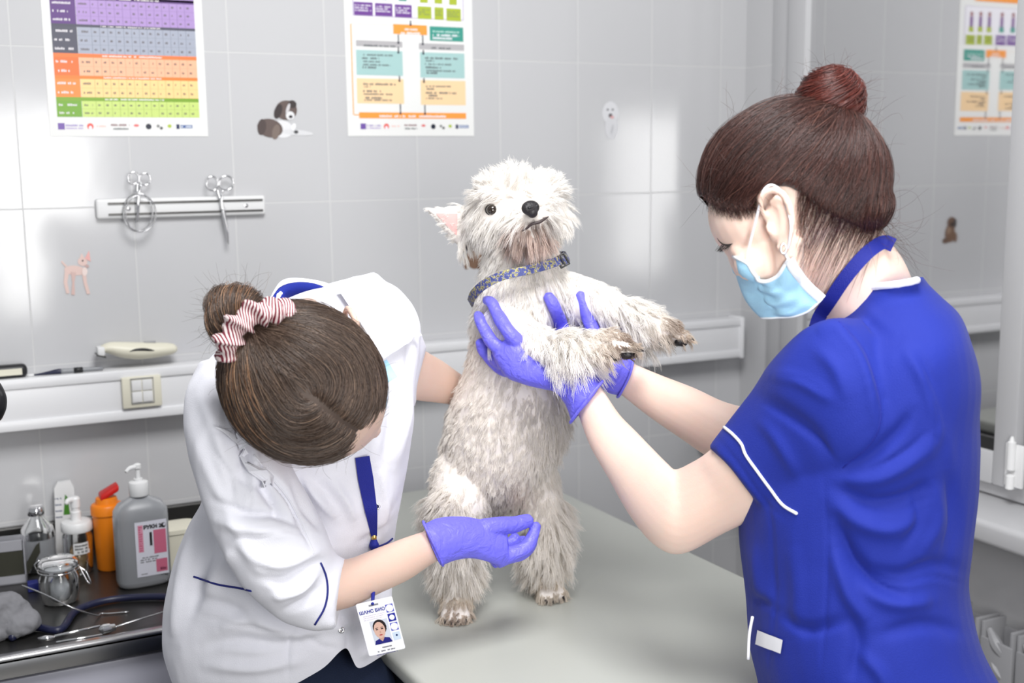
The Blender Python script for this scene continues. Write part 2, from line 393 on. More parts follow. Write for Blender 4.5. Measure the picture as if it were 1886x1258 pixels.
# sill, apron, radiator
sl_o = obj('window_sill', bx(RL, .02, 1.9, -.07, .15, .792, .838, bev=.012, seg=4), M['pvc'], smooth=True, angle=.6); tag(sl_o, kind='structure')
rad = thing('radiator', 'grey sectional radiator with louvred top under the window sill', 'radiator', RL(.9, .06, .0))
M['rad'] = mat('grey_enamel', srgb(150, 150, 153), .4)
for k in range(9):
    a = .46+k*.083
    g = [bx(RL, a+.004, a+.079, .085, .092, .10, .59, bev=.003), bx(RL, a+.036, a+.047, .03, .088, .12, .55), bx(RL, a+.004, a+.079, .028, .034, .10, .60, bev=.002)]
    for j in range(3):
        z = .595-.045*j; g.append(tube([RL(a+.015, .08-.01*j, z+.01), RL(a+.04, .085, z-.015), RL(a+.068, .08, z-.04)], [.006, .012, .006], n=8))
    g.append(bx(RL, a+.004, a+.012, .03, .09, .50, .62, bev=.002)); g.append(bx(RL, a+.071, a+.079, .03, .09, .50, .62, bev=.002))
    obj('section', merge(*g), M['rad'], rad, smooth=True, angle=.6)
obj('header_pipe', merge(tube([RL(.40, .06, .55), RL(1.25, .06, .55)], .018, smooth=False), tube([RL(.40, .06, .14), RL(1.25, .06, .14)], .018, smooth=False)), M['rad'], rad, smooth=True)
for q_ in ((.6, .001, .04, .5, .6), (1.0, .001, .04, .5, .6), (.6, .03, .06, 0, .14), (1.0, .03, .06, 0, .14)): obj('bracket', bx(RL, q_[0], q_[0]+.02, *q_[1:]), M['rad'], rad)

# cable trunking
tr = obj('trim_1', merge(bx(WL, -1.7, 1.637, 0, .052, 1.006, 1.104, bev=.004), bx(WL, -1.7, 1.637, 0.001, .056, 1.085, 1.1045, bev=.003), bx(WL, -1.7, 1.637, 0.001, .056, 1.0055, 1.025, bev=.003), bx(WL, 1.632, 1.642, 0, .06, 1.003, 1.107, bev=.003)), M['trunk'], smooth=True, angle=.6)
tag(tr, 'white plastic cable trunking running along the tiled wall', kind='structure')

# socket
def fr_out(u, out, z): return WL(u, out, z)
def wp(px, py, out): return WP(px, py, out)
(a0, z1), (a1, z0) = wp(222, 690, .056), wp(298, 742, .056); a1 -= .0
so = thing('wall_socket', 'cream double socket plate set in the white cable trunking', 'socket', WL((a0+a1)/2, .056, z0))
obj('faceplate', bx(WL, a0, a1, .053, .064, z0-.004, z1-.006, bev=.003), M['cream'], so, smooth=True, angle=.6)
w_ = a1-a0; hh = z1-z0
for j in range(2):
    for i in range(2):
        x0 = a0+w_*(.24+.27*i); y0 = z0+hh*(.12+.36*j); obj('switch_module', bx(WL, x0, x0+w_*.25, .063, .067, y0, y0+hh*.33, bev=.001), M['white'], so, smooth=True, angle=.6)
obj('surround', merge(*[bx(WL, x, x+w_*.012, .063, .0665, z0+hh*.08, z0+hh*.86) for x in (a0+w_*.215, a0+w_*.785)]+[bx(WL, a0+w_*.215, a0+w_*.797, .063, .0665, z, z+.0012) for z in (z0+hh*.08, z0+hh*.85)]), M['rad'], so)

# magnetic strip
(s0, _), (s1, _) = wp(175, 380, 0), wp(486, 378, 0)
ms = thing('magnetic_strip', 'white wall strip with two dark magnetic rails holding scissors', 'tool holder', WL((s0+s1)/2, 0, 1.395))
obj('backing', merge(bx(WL, s0, s1, .0, .014, 1.395, 1.434, bev=.005, seg=3)), M['white'], ms, smooth=True, angle=.6)
for z in (1.425, 1.404): obj('rail', bx(WL, s0+.022, s1-.006, .013, .0165, z-.0018, z+.0018), M['darksteel'], ms)
for u in (s0+.06, s1-.04): obj('screw', lathe(frame_at(WL(u, .014, 1.4145), WD, (0, 0, 1), -WN), [(.004, 0), (.004, .0015), (.001, .002)]), M['steel'], ms, smooth=True, angle=.5)
def on_wall(px, py, out): u, z = WP(px, py, out); return WL(u, out, z)
def ringgeo(cx, cy, rx, ry, out, r, dout=0, rot=0):
    return tube([on_wall(cx+rx*math.cos(t)*math.cos(rot)-ry*math.sin(t)*math.sin(rot), cy+rx*math.cos(t)*math.sin(rot)+ry*math.sin(t)*math.cos(rot), out+dout*math.cos(t)) for t in np.linspace(0, 2*PI, 33)], r, n=8, smooth=False, cap=False, close=True)
def bar(pp, out, r, **k): return tube([on_wall(x, y, out+(o[0] if o else 0)) for x, y, *o in pp], r, n=8, **k)
sc = thing('surgical_scissors', 'steel scissors hanging blades down at the right end of the magnetic strip', 'scissors', on_wall(415, 420, .02))
obj('finger_ring', ringgeo(391, 338, 10.5, 13, .024, .0018, rot=-.1), M['chrome'], sc, smooth=True)
obj('finger_ring', ringgeo(417, 337, 13, 13, .021, .0018), M['chrome'], sc, smooth=True)
obj('blade', merge(bar([(400, 350), (407, 372), (413, 398), (418, 425), (421, 450)], .021, [.0022, .0038, .0042, .0032, .0008])), M['chrome'], sc, smooth=True)
obj('blade', merge(bar([(410, 350), (408, 372), (412, 398), (418, 425), (419, 446)], .025, [.0022, .0034, .0036, .0028, .0008]), bar([(412, 385), (412.5, 386)], .029, .004, smooth=False)), M['chrome'], sc, smooth=True)
sc = thing('artery_forceps', 'slim steel forceps inside a wire ring on the magnetic strip', 'forceps', on_wall(254, 400, .02))
obj('finger_ring', ringgeo(246, 328, 10, 11, .024, .0016), M['chrome'], sc, smooth=True)
obj('finger_ring', ringgeo(267, 330, 10, 11, .021, .0016), M['chrome'], sc, smooth=True)
obj('jaw', bar([(253, 338), (253, 355), (253, 378), (252, 410)], .021, [.0022, .003, .004, .0012]), M['chrome'], sc, smooth=True)
obj('jaw', bar([(260, 340), (256, 355), (254, 378), (254, 408)], .025, [.0022, .003, .0036, .0012]), M['chrome'], sc, smooth=True)
sc = obj('wire_ring', merge(ringgeo(254, 391, 27, 35, .031, .0016, dout=.004), ringgeo(259, 393, 28, 34, .035, .0013, dout=-.003)), M['steel'], smooth=True, loc=on_wall(256, 426, .03))
tag(sc, 'double loop of thin steel wire hung over the forceps on the magnetic strip', 'wire')

# ---------------------------------------------------------------- posters
def sheet_fr(out): return lambda u, z, h: WL(u, out+h, z)
w1 = srgb(236, 234, 240)
def pr_rect(pr, p0, p1, col, h):
    (u0, z1), (u1, z0) = WP(*p0), WP(*p1); pr.rect(u0, z0, u1, z1, col, h)
po = thing('wall_poster', 'dosage table poster with purple, grey, orange and green rows above the magnetic strip', 'poster', WL(.205, .001, 1.552))
obj('sheet', bx(WL, .057, .352, 0, .0012, 1.553, 1.97), M['paper'], po)
pr = Print(sheet_fr(.0013)); u0, u1 = .072, .337; ul = .117
def row(pt, pb, dark, light, n, head=None, seed=0, txt=(.12, .1, .1)):
    "heights from the picture at u=.2"
    zt, zb = pt, pb
    pr.rect(u0, zb, ul, zt, dark, .0002); pr.rect(ul+.0006, zb, u1, zt, light, .0002); hh = (zt-zb)/n
    for i in range(n):
        z = zt-hh*(i+.62); pr.words(u0+.004, ul-.008-.006*(i % 2), z, hh*.26, (.75, .72, .75), .0004, seed+i); pr.words(ul+.005, ul+.02, z, hh*.24, txt, .0004, seed+i)
        if i: pr.rect(ul, zt-hh*i, u1, zt-hh*i+.0007, tuple(c*.8 for c in light), .0003)
        for k in range(13):
            a = ul+.03+k*.0146; pr.words(a, a+.0045, z, hh*.24, txt, .0004, seed*7+i*13+k)
            pr.rect(a-.004, zb, a-.0037, zt, tuple(c*.87 for c in light), .00025)
def band(zt, zb, col, t=True):
    pr.rect(u0, zb, u1, zt, col, .0002)
    if t: pr.words(.16, .27, zb+(zt-zb)*.3, (zt-zb)*.4, (.85, .8, .8), .0004, 3)
zz = lambda py: WP(230, py)[1]
row(1.96, zz(0), srgb(90, 45, 120), srgb(165, 135, 190), 5, seed=9)
band(zz(-4), zz(3), srgb(80, 45, 110))
row(zz(3), zz(48), srgb(88, 50, 120), srgb(168, 140, 195), 3, seed=1)
band(zz(48), zz(53), srgb(70, 70, 85)); row(zz(53), zz(101), srgb(75, 75, 90), srgb(160, 165, 180), 3, seed=2)
band(zz(101), zz(108), srgb(240, 120, 60)); row(zz(108), zz(141), srgb(235, 110, 50), srgb(240, 180, 145), 2, seed=3)
band(zz(141), zz(147), srgb(225, 125, 50)); row(zz(147), zz(180), srgb(240, 135, 60), srgb(245, 205, 140), 2, seed=4)
band(zz(180), zz(187), srgb(120, 160, 40)); row(zz(187), zz(216), srgb(110, 160, 40), srgb(195, 215, 120), 2, seed=5)
zl = zz(233)
def logos(pr, uu0, sc, zl, rev=1):
    L = [(0, .005, srgb(110, 80, 160)), (.052, .005, srgb(225, 90, 80)), (.118, .004, srgb(90, 90, 90)), (.150, .004, srgb(220, 110, 110)), (.172, .005, srgb(25, 30, 50)), (.194, .0045, srgb(130, 130, 130)), (.214, .004, srgb(170, 190, 60))]
    pr.rect(uu0, zl-.006, uu0+.012, zl+.006, L[0][2], .0002); pr.words(uu0+.014, uu0+.045, zl, .0035, srgb(150, 130, 190), .0003, 1); pr.words(uu0+.014, uu0+.045, zl-.005, .0025, srgb(170, 150, 200), .0003, 2)
    pr.disc(uu0+.058, zl, .006, .006, L[1][2], .0002); pr.disc(uu0+.058, zl-.003, .003, .004, w1, .0004); pr.words(uu0+.07, uu0+.088, zl-.001, .003, srgb(235, 190, 180), .0003, 3)
    pr.words(uu0+.096, uu0+.13, zl+.001, .0035, srgb(120, 60, 70), .0003, 4); pr.words(uu0+.1, uu0+.128, zl-.006, .003, srgb(40, 50, 60), .0003, 5)
    pr.disc(uu0+.143, zl+.002, .005, .0025, L[3][2], .0002); pr.disc(uu0+.166, zl, .0055, .0055, L[4][2], .0002); pr.disc(uu0+.184, zl+.001, .003, .003, L[5][2], .0002); pr.disc(uu0+.190, zl-.003, .003, .003, (.1, .1, .1), .0003)
    pr.disc(uu0+.206, zl+.001, .004, .0035, L[6][2], .0002); pr.rect(uu0+.219, zl-.0045, uu0+.225, zl+.0045, srgb(20, 35, 80), .0002); pr.rect(uu0+.227, zl-.003, uu0+.25, zl+.003, srgb(60, 90, 150), .0002); pr.words(uu0+.228, uu0+.248, zl-.0015, .003, (.8, .85, .9), .0004, 6)
logos(pr, u0, 1, zl)
pr.build('printed_table', M['print'], po)

po = thing('wall_poster', 'flow chart poster with orange, teal and purple boxes in the middle of the wall', 'poster', WL(.79, .001, 1.552))
obj('sheet', bx(WL, .644, .935, 0, .0012, 1.553, 1.97), M['paper'], po)
pr = Print(sheet_fr(.0013))
def c2(cx, cy): return (440+cx/3.929, cy/3.929)
PUR, OLI, ORA, TEA, LTE, PEA, GRY = srgb(110, 65, 145), srgb(170, 185, 55), srgb(245, 155, 65), srgb(60, 150, 135), srgb(165, 200, 198), srgb(245, 210, 165), srgb(178, 176, 178)
def q(cx0, cy0, cx1, cy1, col, h=.0002): pr_rect(pr, c2(cx0, cy0), c2(cx1, cy1), col, h)
q(810, -250, 1625, 150, srgb(190, 180, 205)); q(818, -244, 1618, 144, w1, .0003)
for x0, x1, y0, y1, c in ((828, 968, 12, 115, PUR), (982, 1110, 22, 120, PUR), (1125, 1250, 32, 130, PUR), (1290, 1392, 45, 140, OLI), (1412, 1480, 52, 145, OLI), (1498, 1605, 60, 155, OLI)):
    q(x0, y0, x1, y1, c, .0005)
    ua, za = WP(*c2(x0+8, y0+30)); ub, zb = WP(*c2(x1-14, y1-12))
    for k in range(3): pr.words(ua, ub-(ub-ua)*.2*(k % 2), za+(zb-za)*k/3, .0032, (.75, .72, .8) if c == PUR else (.25, .3, .1), .0007, k)
    # little standing figure above each box
    um, zm = (ua+ub)/2, za+.012
    pr.disc(um, zm+.052, .006, .007, srgb(150, 90, 90), .0005); pr.rect(um-.006, zm+.018, um+.006, zm+.045, srgb(120, 80, 140), .0005); pr.rect(um-.009, zm+.004, um+.009, zm+.018, c if c == OLI else srgb(60, 150, 135), .0006)
pr.rect(.70, 1.915, .88, 1.935, ORA, .0005); pr.rect(.66, 1.92, .69, 1.932, OLI, .0005)
for k in range(3): pr.disc(.74+.028*k, 1.953, .008, .011, srgb(50, 50, 80), .0005)
q(812, 172, 1120, 184, srgb(240, 170, 100)); pr_rect(pr, c2(812, 172), c2(824, 830), srgb(240, 170, 100), .0003)
pr.rect(WP(*c2(812, 172))[0], WP(*c2(850, 835))[1], WP(*c2(870, 835))[0], WP(*c2(850, 835))[1]+.0022, srgb(240, 170, 100), .0003)
q(1114, 174, 1360, 255, ORA, .0004); q(1378, 190, 1622, 303, TEA, .0004)
q(845, 290, 1182, 345, GRY); q(1300, 312, 1628, 368, GRY); q(845, 360, 1186, 550, LTE); q(1308, 378, 1632, 568, LTE)
q(850, 566, 1194, 752, PEA); q(1312, 580, 1640, 762, PEA); q(868, 812, 1642, 860, ORA, .0004)
def wr(cx, cy, w, hh=.004, col=(.12, .13, .14), s=0): (a, z) = WP(*c2(cx, cy)); (b, _) = WP(*c2(cx+w, cy)); pr.words(a, b, z-hh, hh, col, .0006, s)
for cx, cy, w in ((890, 390, 220), (890, 412, 120), (890, 438, 140), (890, 462, 205), (893, 480, 110), (1345, 412, 235), (1350, 434, 60), (1345, 458, 190), (1350, 480, 130), (1355, 505, 215), (1355, 520, 80), (898, 600, 235), (898, 622, 50), (898, 652, 135), (902, 675, 210), (902, 700, 130), (905, 718, 200), (1350, 618, 180), (1350, 636, 60), (1350, 664, 220), (1352, 684, 80), (1352, 706, 120)): wr(cx, cy, w, .0032 if cy % 4 else .0042, s=cx)
wr(900, 322, 230); wr(1390, 340, 140); wr(1190, 205, 100, col=w1); wr(1170, 230, 140, .005, col=w1); wr(1400, 245, 190, .0045, w1, 3); wr(1400, 268, 140, .0045, w1, 4); wr(1400, 222, 190, .003, (.6, .8, .75), 5); wr(1015, 832, 480, .0045, w1, 6)
for a, b, c, d in ((1150, 250, 1154, 310), (1326, 255, 1330, 320), (1150, 340, 1154, 380), (1330, 362, 1334, 388), (1158, 550, 1162, 585), (1335, 565, 1339, 592), (1165, 752, 1169, 820), (1342, 760, 1346, 824), (1238, 150, 1242, 180)):
    q(a-3, b, c+3, d, (.05, .05, .07), .0006); u, z = WP(*c2(a+2, d)); pr.disc(u, z, .0026, .0026, (.03, .03, .05), .0007, 8)
logos(pr, .672, 1, WP(760, 233)[1]); pr.build('printed_chart', M['print'], po)

# ---------------------------------------------------------------- stickers
def sticker(name, label, shapes, base):
    pr = Print(sheet_fr(.0006)); k = 0
    for s in shapes:
        col = srgb(*s[-1]); k += 1
        if s[0] == 'e':
            _, cx, cy, rx, ry, rot, _c = s
            pr.poly([WP(cx+rx*math.cos(t)*math.cos(rot)-ry*math.sin(t)*math.sin(rot), cy+rx*math.cos(t)*math.sin(rot)+ry*math.sin(t)*math.cos(rot)) for t in np.linspace(0, 2*PI, 18, endpoint=False)], col, .00012*k)
        else: pr.poly([WP(*p) for p in s[1]], col, .00012*k)
    o = pr.build(name, M['print'], loc_root(base)); return o
def loc_root(base): return None
def mk_sticker(label, shapes, px, py):
    o = sticker('wall_sticker', label, shapes, None); l = Vector(on_wall(px, py, 0)); me = o.data
    co = mverts(me)-np.array(l); setv(me, co); o.location = l; tag(o, label, 'sticker', 'dog stickers on the tiles')
WH, BR, DB = (222, 222, 224), (98, 84, 80), (60, 52, 52)
mk_sticker('sticker of a brown and white puppy lying down, between the two posters', [('e', 520, 238, 20, 16, .2, WH), ('e', 545, 244, 32, 5, .08, (212, 212, 214)), ('e', 497, 236, 24, 17, .25, BR), ('e', 482, 234, 8, 15, .1, (78, 66, 64)), ('e', 508, 243, 7, 14, .2, (120, 106, 98)), ('e', 527, 203, 20, 18, .1, BR), ('e', 512, 205, 7, 14, .3, DB), ('e', 538, 192, 8, 7, .5, DB), ('e', 534, 213, 8, 8, 0, WH), ('e', 530, 200, 3, 10, .3, (200, 198, 200)), ('e', 535, 215, 3.5, 3, 0, (50, 45, 50)), ('e', 545, 243, 4, 3, 0, (70, 70, 72)), ('e', 540, 234, 4, 7, .3, (235, 235, 236))], 510, 260)
PK = (218, 190, 182)
mk_sticker('sticker of a pale pink short-haired small dog standing, on the left below the magnetic strip', [('e', 138, 498, 20, 9, .1, PK), ('e', 152, 482, 9, 8, .3, PK), ('p', [(146, 478), (150, 466), (156, 476)], PK), ('p', [(156, 476), (164, 461), (167, 482)], (226, 170, 165)), ('p', [(120, 492), (112, 482), (114, 480), (124, 490)], PK), ('p', [(119, 500), (127, 502), (124, 520), (128, 540), (122, 541), (117, 520)], PK), ('p', [(130, 500), (140, 502), (137, 520), (138, 543), (131, 543), (133, 520)], (205, 175, 168)), ('p', [(150, 500), (158, 500), (160, 520), (166, 541), (160, 542), (154, 522)], PK), ('e', 160, 490, 4, 3, .2, (190, 160, 156)), ('e', 152, 480, 1.6, 1.6, 0, (60, 50, 50)), ('e', 156, 500, 5, 8, 0, (228, 210, 204))], 140, 543)
mk_sticker('sticker of a fluffy white sitting dog, high between dog and window reflection', [('e', 1124, 208, 15, 21, 0, (214, 214, 217)), ('e', 1126, 235, 12, 22, 0, (210, 210, 213)), ('e', 1119, 202, 2, 2, 0, (110, 108, 112)), ('e', 1128, 202, 2, 2, 0, (110, 108, 112)), ('e', 1124, 213, 3.5, 4, 0, (90, 80, 84)), ('e', 1127, 216, 3.5, 2.5, 0, (215, 165, 165)), ('e', 1127, 238, 2, 9, .2, (190, 190, 194))], 1124, 256)
# seen only in the window pane: a brown puppy further left on the back wall
pr = Print(sheet_fr(.0006)); ub, zb = .932, 1.262
for k, (a, b, ra, rb, c) in enumerate([(.0, .022, .020, .026, (120, 92, 74)), (-.004, .052, .017, .016, (110, 84, 68)), (-.017, .05, .006, .013, DB), (-.02, .01, .008, .014, (120, 92, 74)), (.016, .002, .012, .008, (105, 80, 64)), (.006, .03, .008, .01, (150, 124, 104)), (-.006, .047, .007, .006, (60, 48, 44))]): pr.disc(ub+a, zb+b, ra, rb, srgb(*c), .00012*k)
o = pr.build('wall_sticker', M['print'], None); l = Vector(WL(ub, 0, zb)); setv(o.data, mverts(o.data)-np.array(l)); o.location = l
tag(o, 'sticker of a brown sitting puppy, seen reflected in the window pane', 'sticker', 'dog stickers on the tiles')

# ---------------------------------------------------------------- things on the trunking
ZT = 1.104
def TL(px, out): # point on top of the trunking under picture column px
    u = WP(px, 655, out)[0]; return u
def LF(u, out, z=ZT): return frame_at(WL(u, out, z), WD, -WN, (0, 0, 1))
# black zipped case with cream label
f_ = LF(TL(10, .03), .030)
cs = thing('glasses_case', 'black rounded case with a cream label at the left end of the trunking', 'case', f_(0, 0, 0))
obj('shell', bx(f_, -.06, .036, -.012, .014, 0, .026, bev=.010, seg=4), M['black'], cs, smooth=True)
obj('label_strip', bx(f_, -.06, .026, .0135, .0150, .007, .019, bev=.0005), M['cream'], cs)
# digital thermometer / pen
pen = thing('digital_thermometer', 'thin thermometer with dark handle and clear tube lying left of the white clipper', 'thermometer', WL(TL(120, .035), .035, ZT))
ua, ubb = TL(48, .035), TL(190, .035)
def pl(t, z=.006): return WL(ua+(ubb-ua)*t, .035+.006*t, ZT+z)
obj('handle', tube([pl(.08, .003), pl(.2, .004), pl(.38, .006), pl(.43, .006)], [.0015, .0026, .005, .005]), M['navy'], pen, smooth=True)
obj('tip', tube([pl(0, .003), pl(.08, .003)], [.0025, .002], smooth=False), M['white'], pen, smooth=True)
obj('clear_tube', tube([pl(.43), pl(.62), pl(.98)], [.005, .0045, .0035]), M['frost'], pen, smooth=True)
obj('band', tube([pl(.60), pl(.71)], .0056, smooth=False), M['black'], pen, smooth=True)
# hair clipper
cl = thing('hair_clipper', 'white electric clipper with black grip slot lying on the cable trunking', 'clipper', WL(TL(255, .035), .035, ZT))
def cp(px, py): d = ray(px, py); X = d*((D0-.035)/(d@WN)); return CAM+X
g = []
rows_ = [(178, 646, .002, .008), (186, 643, .006, .012), (200, 641, .011, .015), (222, 644, .0155, .019), (250, 646, .017, .021), (280, 645, .0155, .020), (305, 643, .013, .018), (320, 642, .0095, .013), (326, 642, .004, .006)]
pr_ = smoothpath([(*cp(x, y), r, t) for x, y, r, t in rows_], 5); V = []; a = np.linspace(0, 2*PI, 20, endpoint=False)
for r_ in pr_: V.append(r_[:3]+np.cos(a)[:, None]*np.array([0, 0, 1])*r_[3]+np.sin(a)[:, None]*(-WN)*r_[4])
F = [(i*20+j, i*20+(j+1) % 20, (i+1)*20+(j+1) % 20, (i+1)*20+j) for i in range(len(pr_)-1) for j in range(20)]+[tuple(range(20))[::-1], tuple(len(pr_)*20-20+j for j in range(20))]
V = np.vstack(V); V[:, 2] = np.maximum(V[:, 2], ZT+.0005)
obj('clipper_body', (V, F), M['cream'], cl, smooth=True)
obj('grip_slot', tube([cp(x, y)-WN*.020 for x, y in ((236, 645), (246, 642), (260, 641), (272, 642), (281, 643))], [.0006, .0022, .0028, .0022, .0006], n=8), M['black'], cl, smooth=True)
obj('cutting_head', box(frame_at(cp(188, 647), WD, -WN, (0, 0, 1)), -.010, .004, -.015, .015, -.008, .010, bev=.003), M['white'], cl, smooth=True, angle=.6)
obj('blade', box(frame_at(cp(180, 651), WD*.94+np.array([0, 0, -.3]), -WN, (0, 0, 1)), -.004, .014, -.016, .016, -.004, -.001), M['darksteel'], cl)
obj('switch', box(frame_at(cp(276, 631), WD, -WN, (0, 0, 1)), -.011, .011, -.004, .004, -.001, .003, bev=.001), M['rad'], cl)

# ---------------------------------------------------------------- steel worktop with cabinet
ZC = .75; GAP = .515
M['cab'] = mat('pale_laminate', srgb(168, 168, 180), .35)
ct = thing('worktop', 'dark stainless steel worktop with bright front rim along the wall at left', 'worktop', WL(-.3, .25, 0))
obj('steel_top', merge(bx(WL, -1.5, .33, .002, GAP-.02, ZC-.03, ZC-.008), bx(WL, -1.5, .33, .002, .016, ZC-.02, ZC+.06, bev=.003)), M['darksteel'], ct)
obj('rim', merge(bx(WL, -1.5, .33, GAP-.022, GAP, ZC-.012, ZC, bev=.003), bx(WL, -1.5, .33, GAP-.008, GAP, ZC-.035, ZC-.004, bev=.002)), M['steel'], ct, smooth=True, angle=.6)
cb = thing('base_cabinet', 'pale grey drawer cabinet under the steel worktop at bottom left', 'cabinet', WL(-.3, .25, 0))
obj('carcass', bx(WL, -1.45, .31, .01, GAP-.04, .06, ZC-.032), M['cab'], cb)
for k in range(3): obj('door', bx(WL, -1.43+.58*k, -.86+.58*k, GAP-.04, GAP-.018, .09, ZC-.045, bev=.003), M['cab'], cb, smooth=True, angle=.6)
obj('plinth', bx(WL, -1.45, .31, .04, GAP-.08, 0, .06), M['black'], cb)
Zc = ZC-.008
def CF(px, py, yaw=0, z=Zc):
    "frame standing on the worktop at picture point (px,py)"
    o = PZ(px, py, z)+np.array([0, 0, .0006]); x = WD*math.cos(yaw)-WN*math.sin(yaw); y = -(WN*math.cos(yaw)+WD*math.sin(yaw)); return frame_at(o, x, y, (0, 0, 1))
# big disinfectant bottle
f_ = CF(266, 1074, -.05)
bt = thing('pump_bottle', 'big frosted disinfectant bottle with pink and white label and white pump', 'bottle', f_(0, 0, 0))
s_ = .049
obj('bottle_body', lathe(f_, [(.040, 0), (.046, .004), (.0475, .012), (.0475, .125), (.0465, .14), (.038, .153), (.02, .162), (.015, .165), (.015, .172)], n=36, sx=1, sy=.62, p=3.2), M['frost'], bt, smooth=True, angle=.9)
obj('cap', lathe(f_, [(.0165, .166), (.0175, .168), (.0175, .188), (.0165, .191), (.008, .193), (.008, .197)], n=24), M['white'], bt, smooth=True, angle=.6)
obj('pump', merge(lathe(f_, [(.0042, .19), (.0042, .215), (.0065, .216), (.0065, .223), (.003, .225)], n=14), tube([f_(0, 0, .219), f_(-.014, .006, .219), f_(-.022, .009, .214)], [.0045, .004, .003], n=10)), M['white'], bt, smooth=True, angle=.6)
pr = Print(lambda a, b, h: f_(a, .0300+h, b)); PKL = srgb(190, 100, 125)
pr.rect(-.017, .022, .039, .124, srgb(205, 205, 214), 0)
pr.rect(-.012, .068, -.003, .118, srgb(205, 140, 160), .0003); pr.rect(.015, .062, .037, .106, PKL, .0003); pr.rect(.017, .027, .037, .051, PKL, .0003)
pr.rect(.008, .078, .0125, .103, (.02, .02, .02), .0003)
pr.text('РУКИ 2', -.002, .110, .0092, (.01, .01, .01), .0006, bold=.0005); pr.disc(.0335, .113, .0042, .0048, (.02, .02, .02), .0006); pr.disc(.035, .114, .002, .0026, srgb(205, 205, 214), .0008)
for k in range(3): pr.words(-.010, .022-.003*k, .056-.004*k, .0022, (.1, .1, .1), .0004, k)
pr.words(-.010, .001, .026, .0018, (.2, .2, .2), .0004, 5); pr.words(.024, .035, .03, .005, (.12, .02, .05), .0005, 6)
for k in range(11): pr.words(-.0105, -.0045, .07+.0043*k, .0026, srgb(180, 70, 105), .0005, 10+k)
pr.build('bottle_label', M['print'], bt)
# orange sharps container with red lid
f_ = CF(204, 1046)
t = thing('sharps_container', 'orange waste pot with red lid behind the big frosted bottle', 'container', f_(0, 0, 0))
obj('pot', lathe(f_, [(.022, 0), (.024, .003), (.027, .105), (.0275, .112)], n=28), M['orange'], t, smooth=True, angle=.6)
obj('lid', lathe(f_, [(.0295, .108), (.0295, .122), (.027, .126), (.021, .128), (.019, .138), (.017, .139)], n=28), M['orange'], t, smooth=True, angle=.6)
obj('flap', box(lambda a, b, c: f_(a, b, c+.5*a), -.012, .022, -.017, .017, .14, .152, bev=.003), M['red'], t, smooth=True, angle=.6)
# pump dispenser jar
f_ = CF(147, 1052)
t = thing('dispenser_jar', 'squat clear jar with a white screw lid and white pump, left of the orange pot', 'jar', f_(0, 0, 0))
obj('jar_body', lathe(f_, [(.024, 0), (.026, .003), (.027, .07), (.024, .078), (.024, .082)], n=28), M['glass'], t, smooth=True, angle=.7)
obj('contents', lathe(f_, [(.022, .003), (.0235, .045), (.001, .0455)], n=24), mat('amber_liquid', (.18, .12, .06), .2), t, smooth=True)
obj('lid', lathe(f_, [(.0275, .080), (.0285, .082), (.0285, .095), (.0265, .098), (.012, .100)], n=28), M['white'], t, smooth=True, angle=.6)
obj('pump', merge(lathe(f_, [(.0095, .099), (.0095, .116), (.0075, .118), (.0075, .124), (.009, .125), (.009, .141), (.006, .145)], n=18), tube([f_(0, 0, .139), f_(-.012, .008, .141), f_(-.017, .012, .136)], [.006, .005, .003], n=10)), M['white'], t, smooth=True, angle=.6)
pr = Print(lambda a, b, h: f_(a*.9, math.sqrt(max(.0275**2-a*a, 0))+.0006+h, b))
for k in range(8): pr.rect(-.012+.004*k, .04, -.008+.004*k, .062, srgb(215, 215, 215), 0)
for k in range(3): pr.words(-.009, .016, .043+.006*k, .0036, (.05, .05, .05), .0005, k)
pr.build('jar_label', M['print'], t)
# white packet leaning on the wall with green leaf mark
f_ = CF(128, 1030, .15)
t = thing('wipes_packet', 'upright white packet with a green mark leaning on the tiles behind the pump jar', 'packet', f_(0, 0, 0))
ptsx = [(-.024, 0), (.016, 0), (.016, .135), (.01, .15), (-.014, .148), (-.02, .138)]
def prism(fr, pts, y0, y1):
    n = len(pts); V = [fr(a, y0, b) for a, b in pts]+[fr(a, y1, b) for a, b in pts]
    return np.array(V), [tuple(range(n))[::-1], tuple(range(n, 2*n))]+[(i, (i+1) % n, n+(i+1) % n, n+i) for i in range(n)]
lean = lambda a, b, c: f_(a, b-.012-.10*c, c)
obj('wrapper', prism(lean, ptsx, -.006, .006), M['white'], t)
pr = Print(lambda a, b, h: lean(a, .0064+h, b)); pr.poly([(-.006, .085), (.006, .085), (.004, .118), (-.001, .125)], srgb(70, 130, 40), 0)
for k in range(4): pr.words(-.02, -.008, .08+.012*k, .003, srgb(80, 90, 120), 0, k)
pr.build('printed_mark', M['print'], t)
# glass vial with metal cap
f_ = CF(74, 1050)
t = thing('glass_vial', 'clear glass infusion bottle with a crimped metal cap beside the open box', 'bottle', f_(0, 0, 0))
obj('glass_body', lathe(f_, [(.026, 0), (.030, .003), (.0305, .07), (.028, .083), (.015, .1), (.012, .105), (.012, .113)], n=28), M['glass'], t, smooth=True, angle=.8)
obj('metal_cap', lathe(f_, [(.0145, .108), (.0155, .11), (.0155, .12), (.0135, .124), (.007, .125)], n=26), M['chrome'], t, smooth=True, angle=.6)
obj('bottle_label', lathe(f_, [(.0309, .028), (.0309, .065)], n=28, cap=False), M['frost'], t, smooth=True)
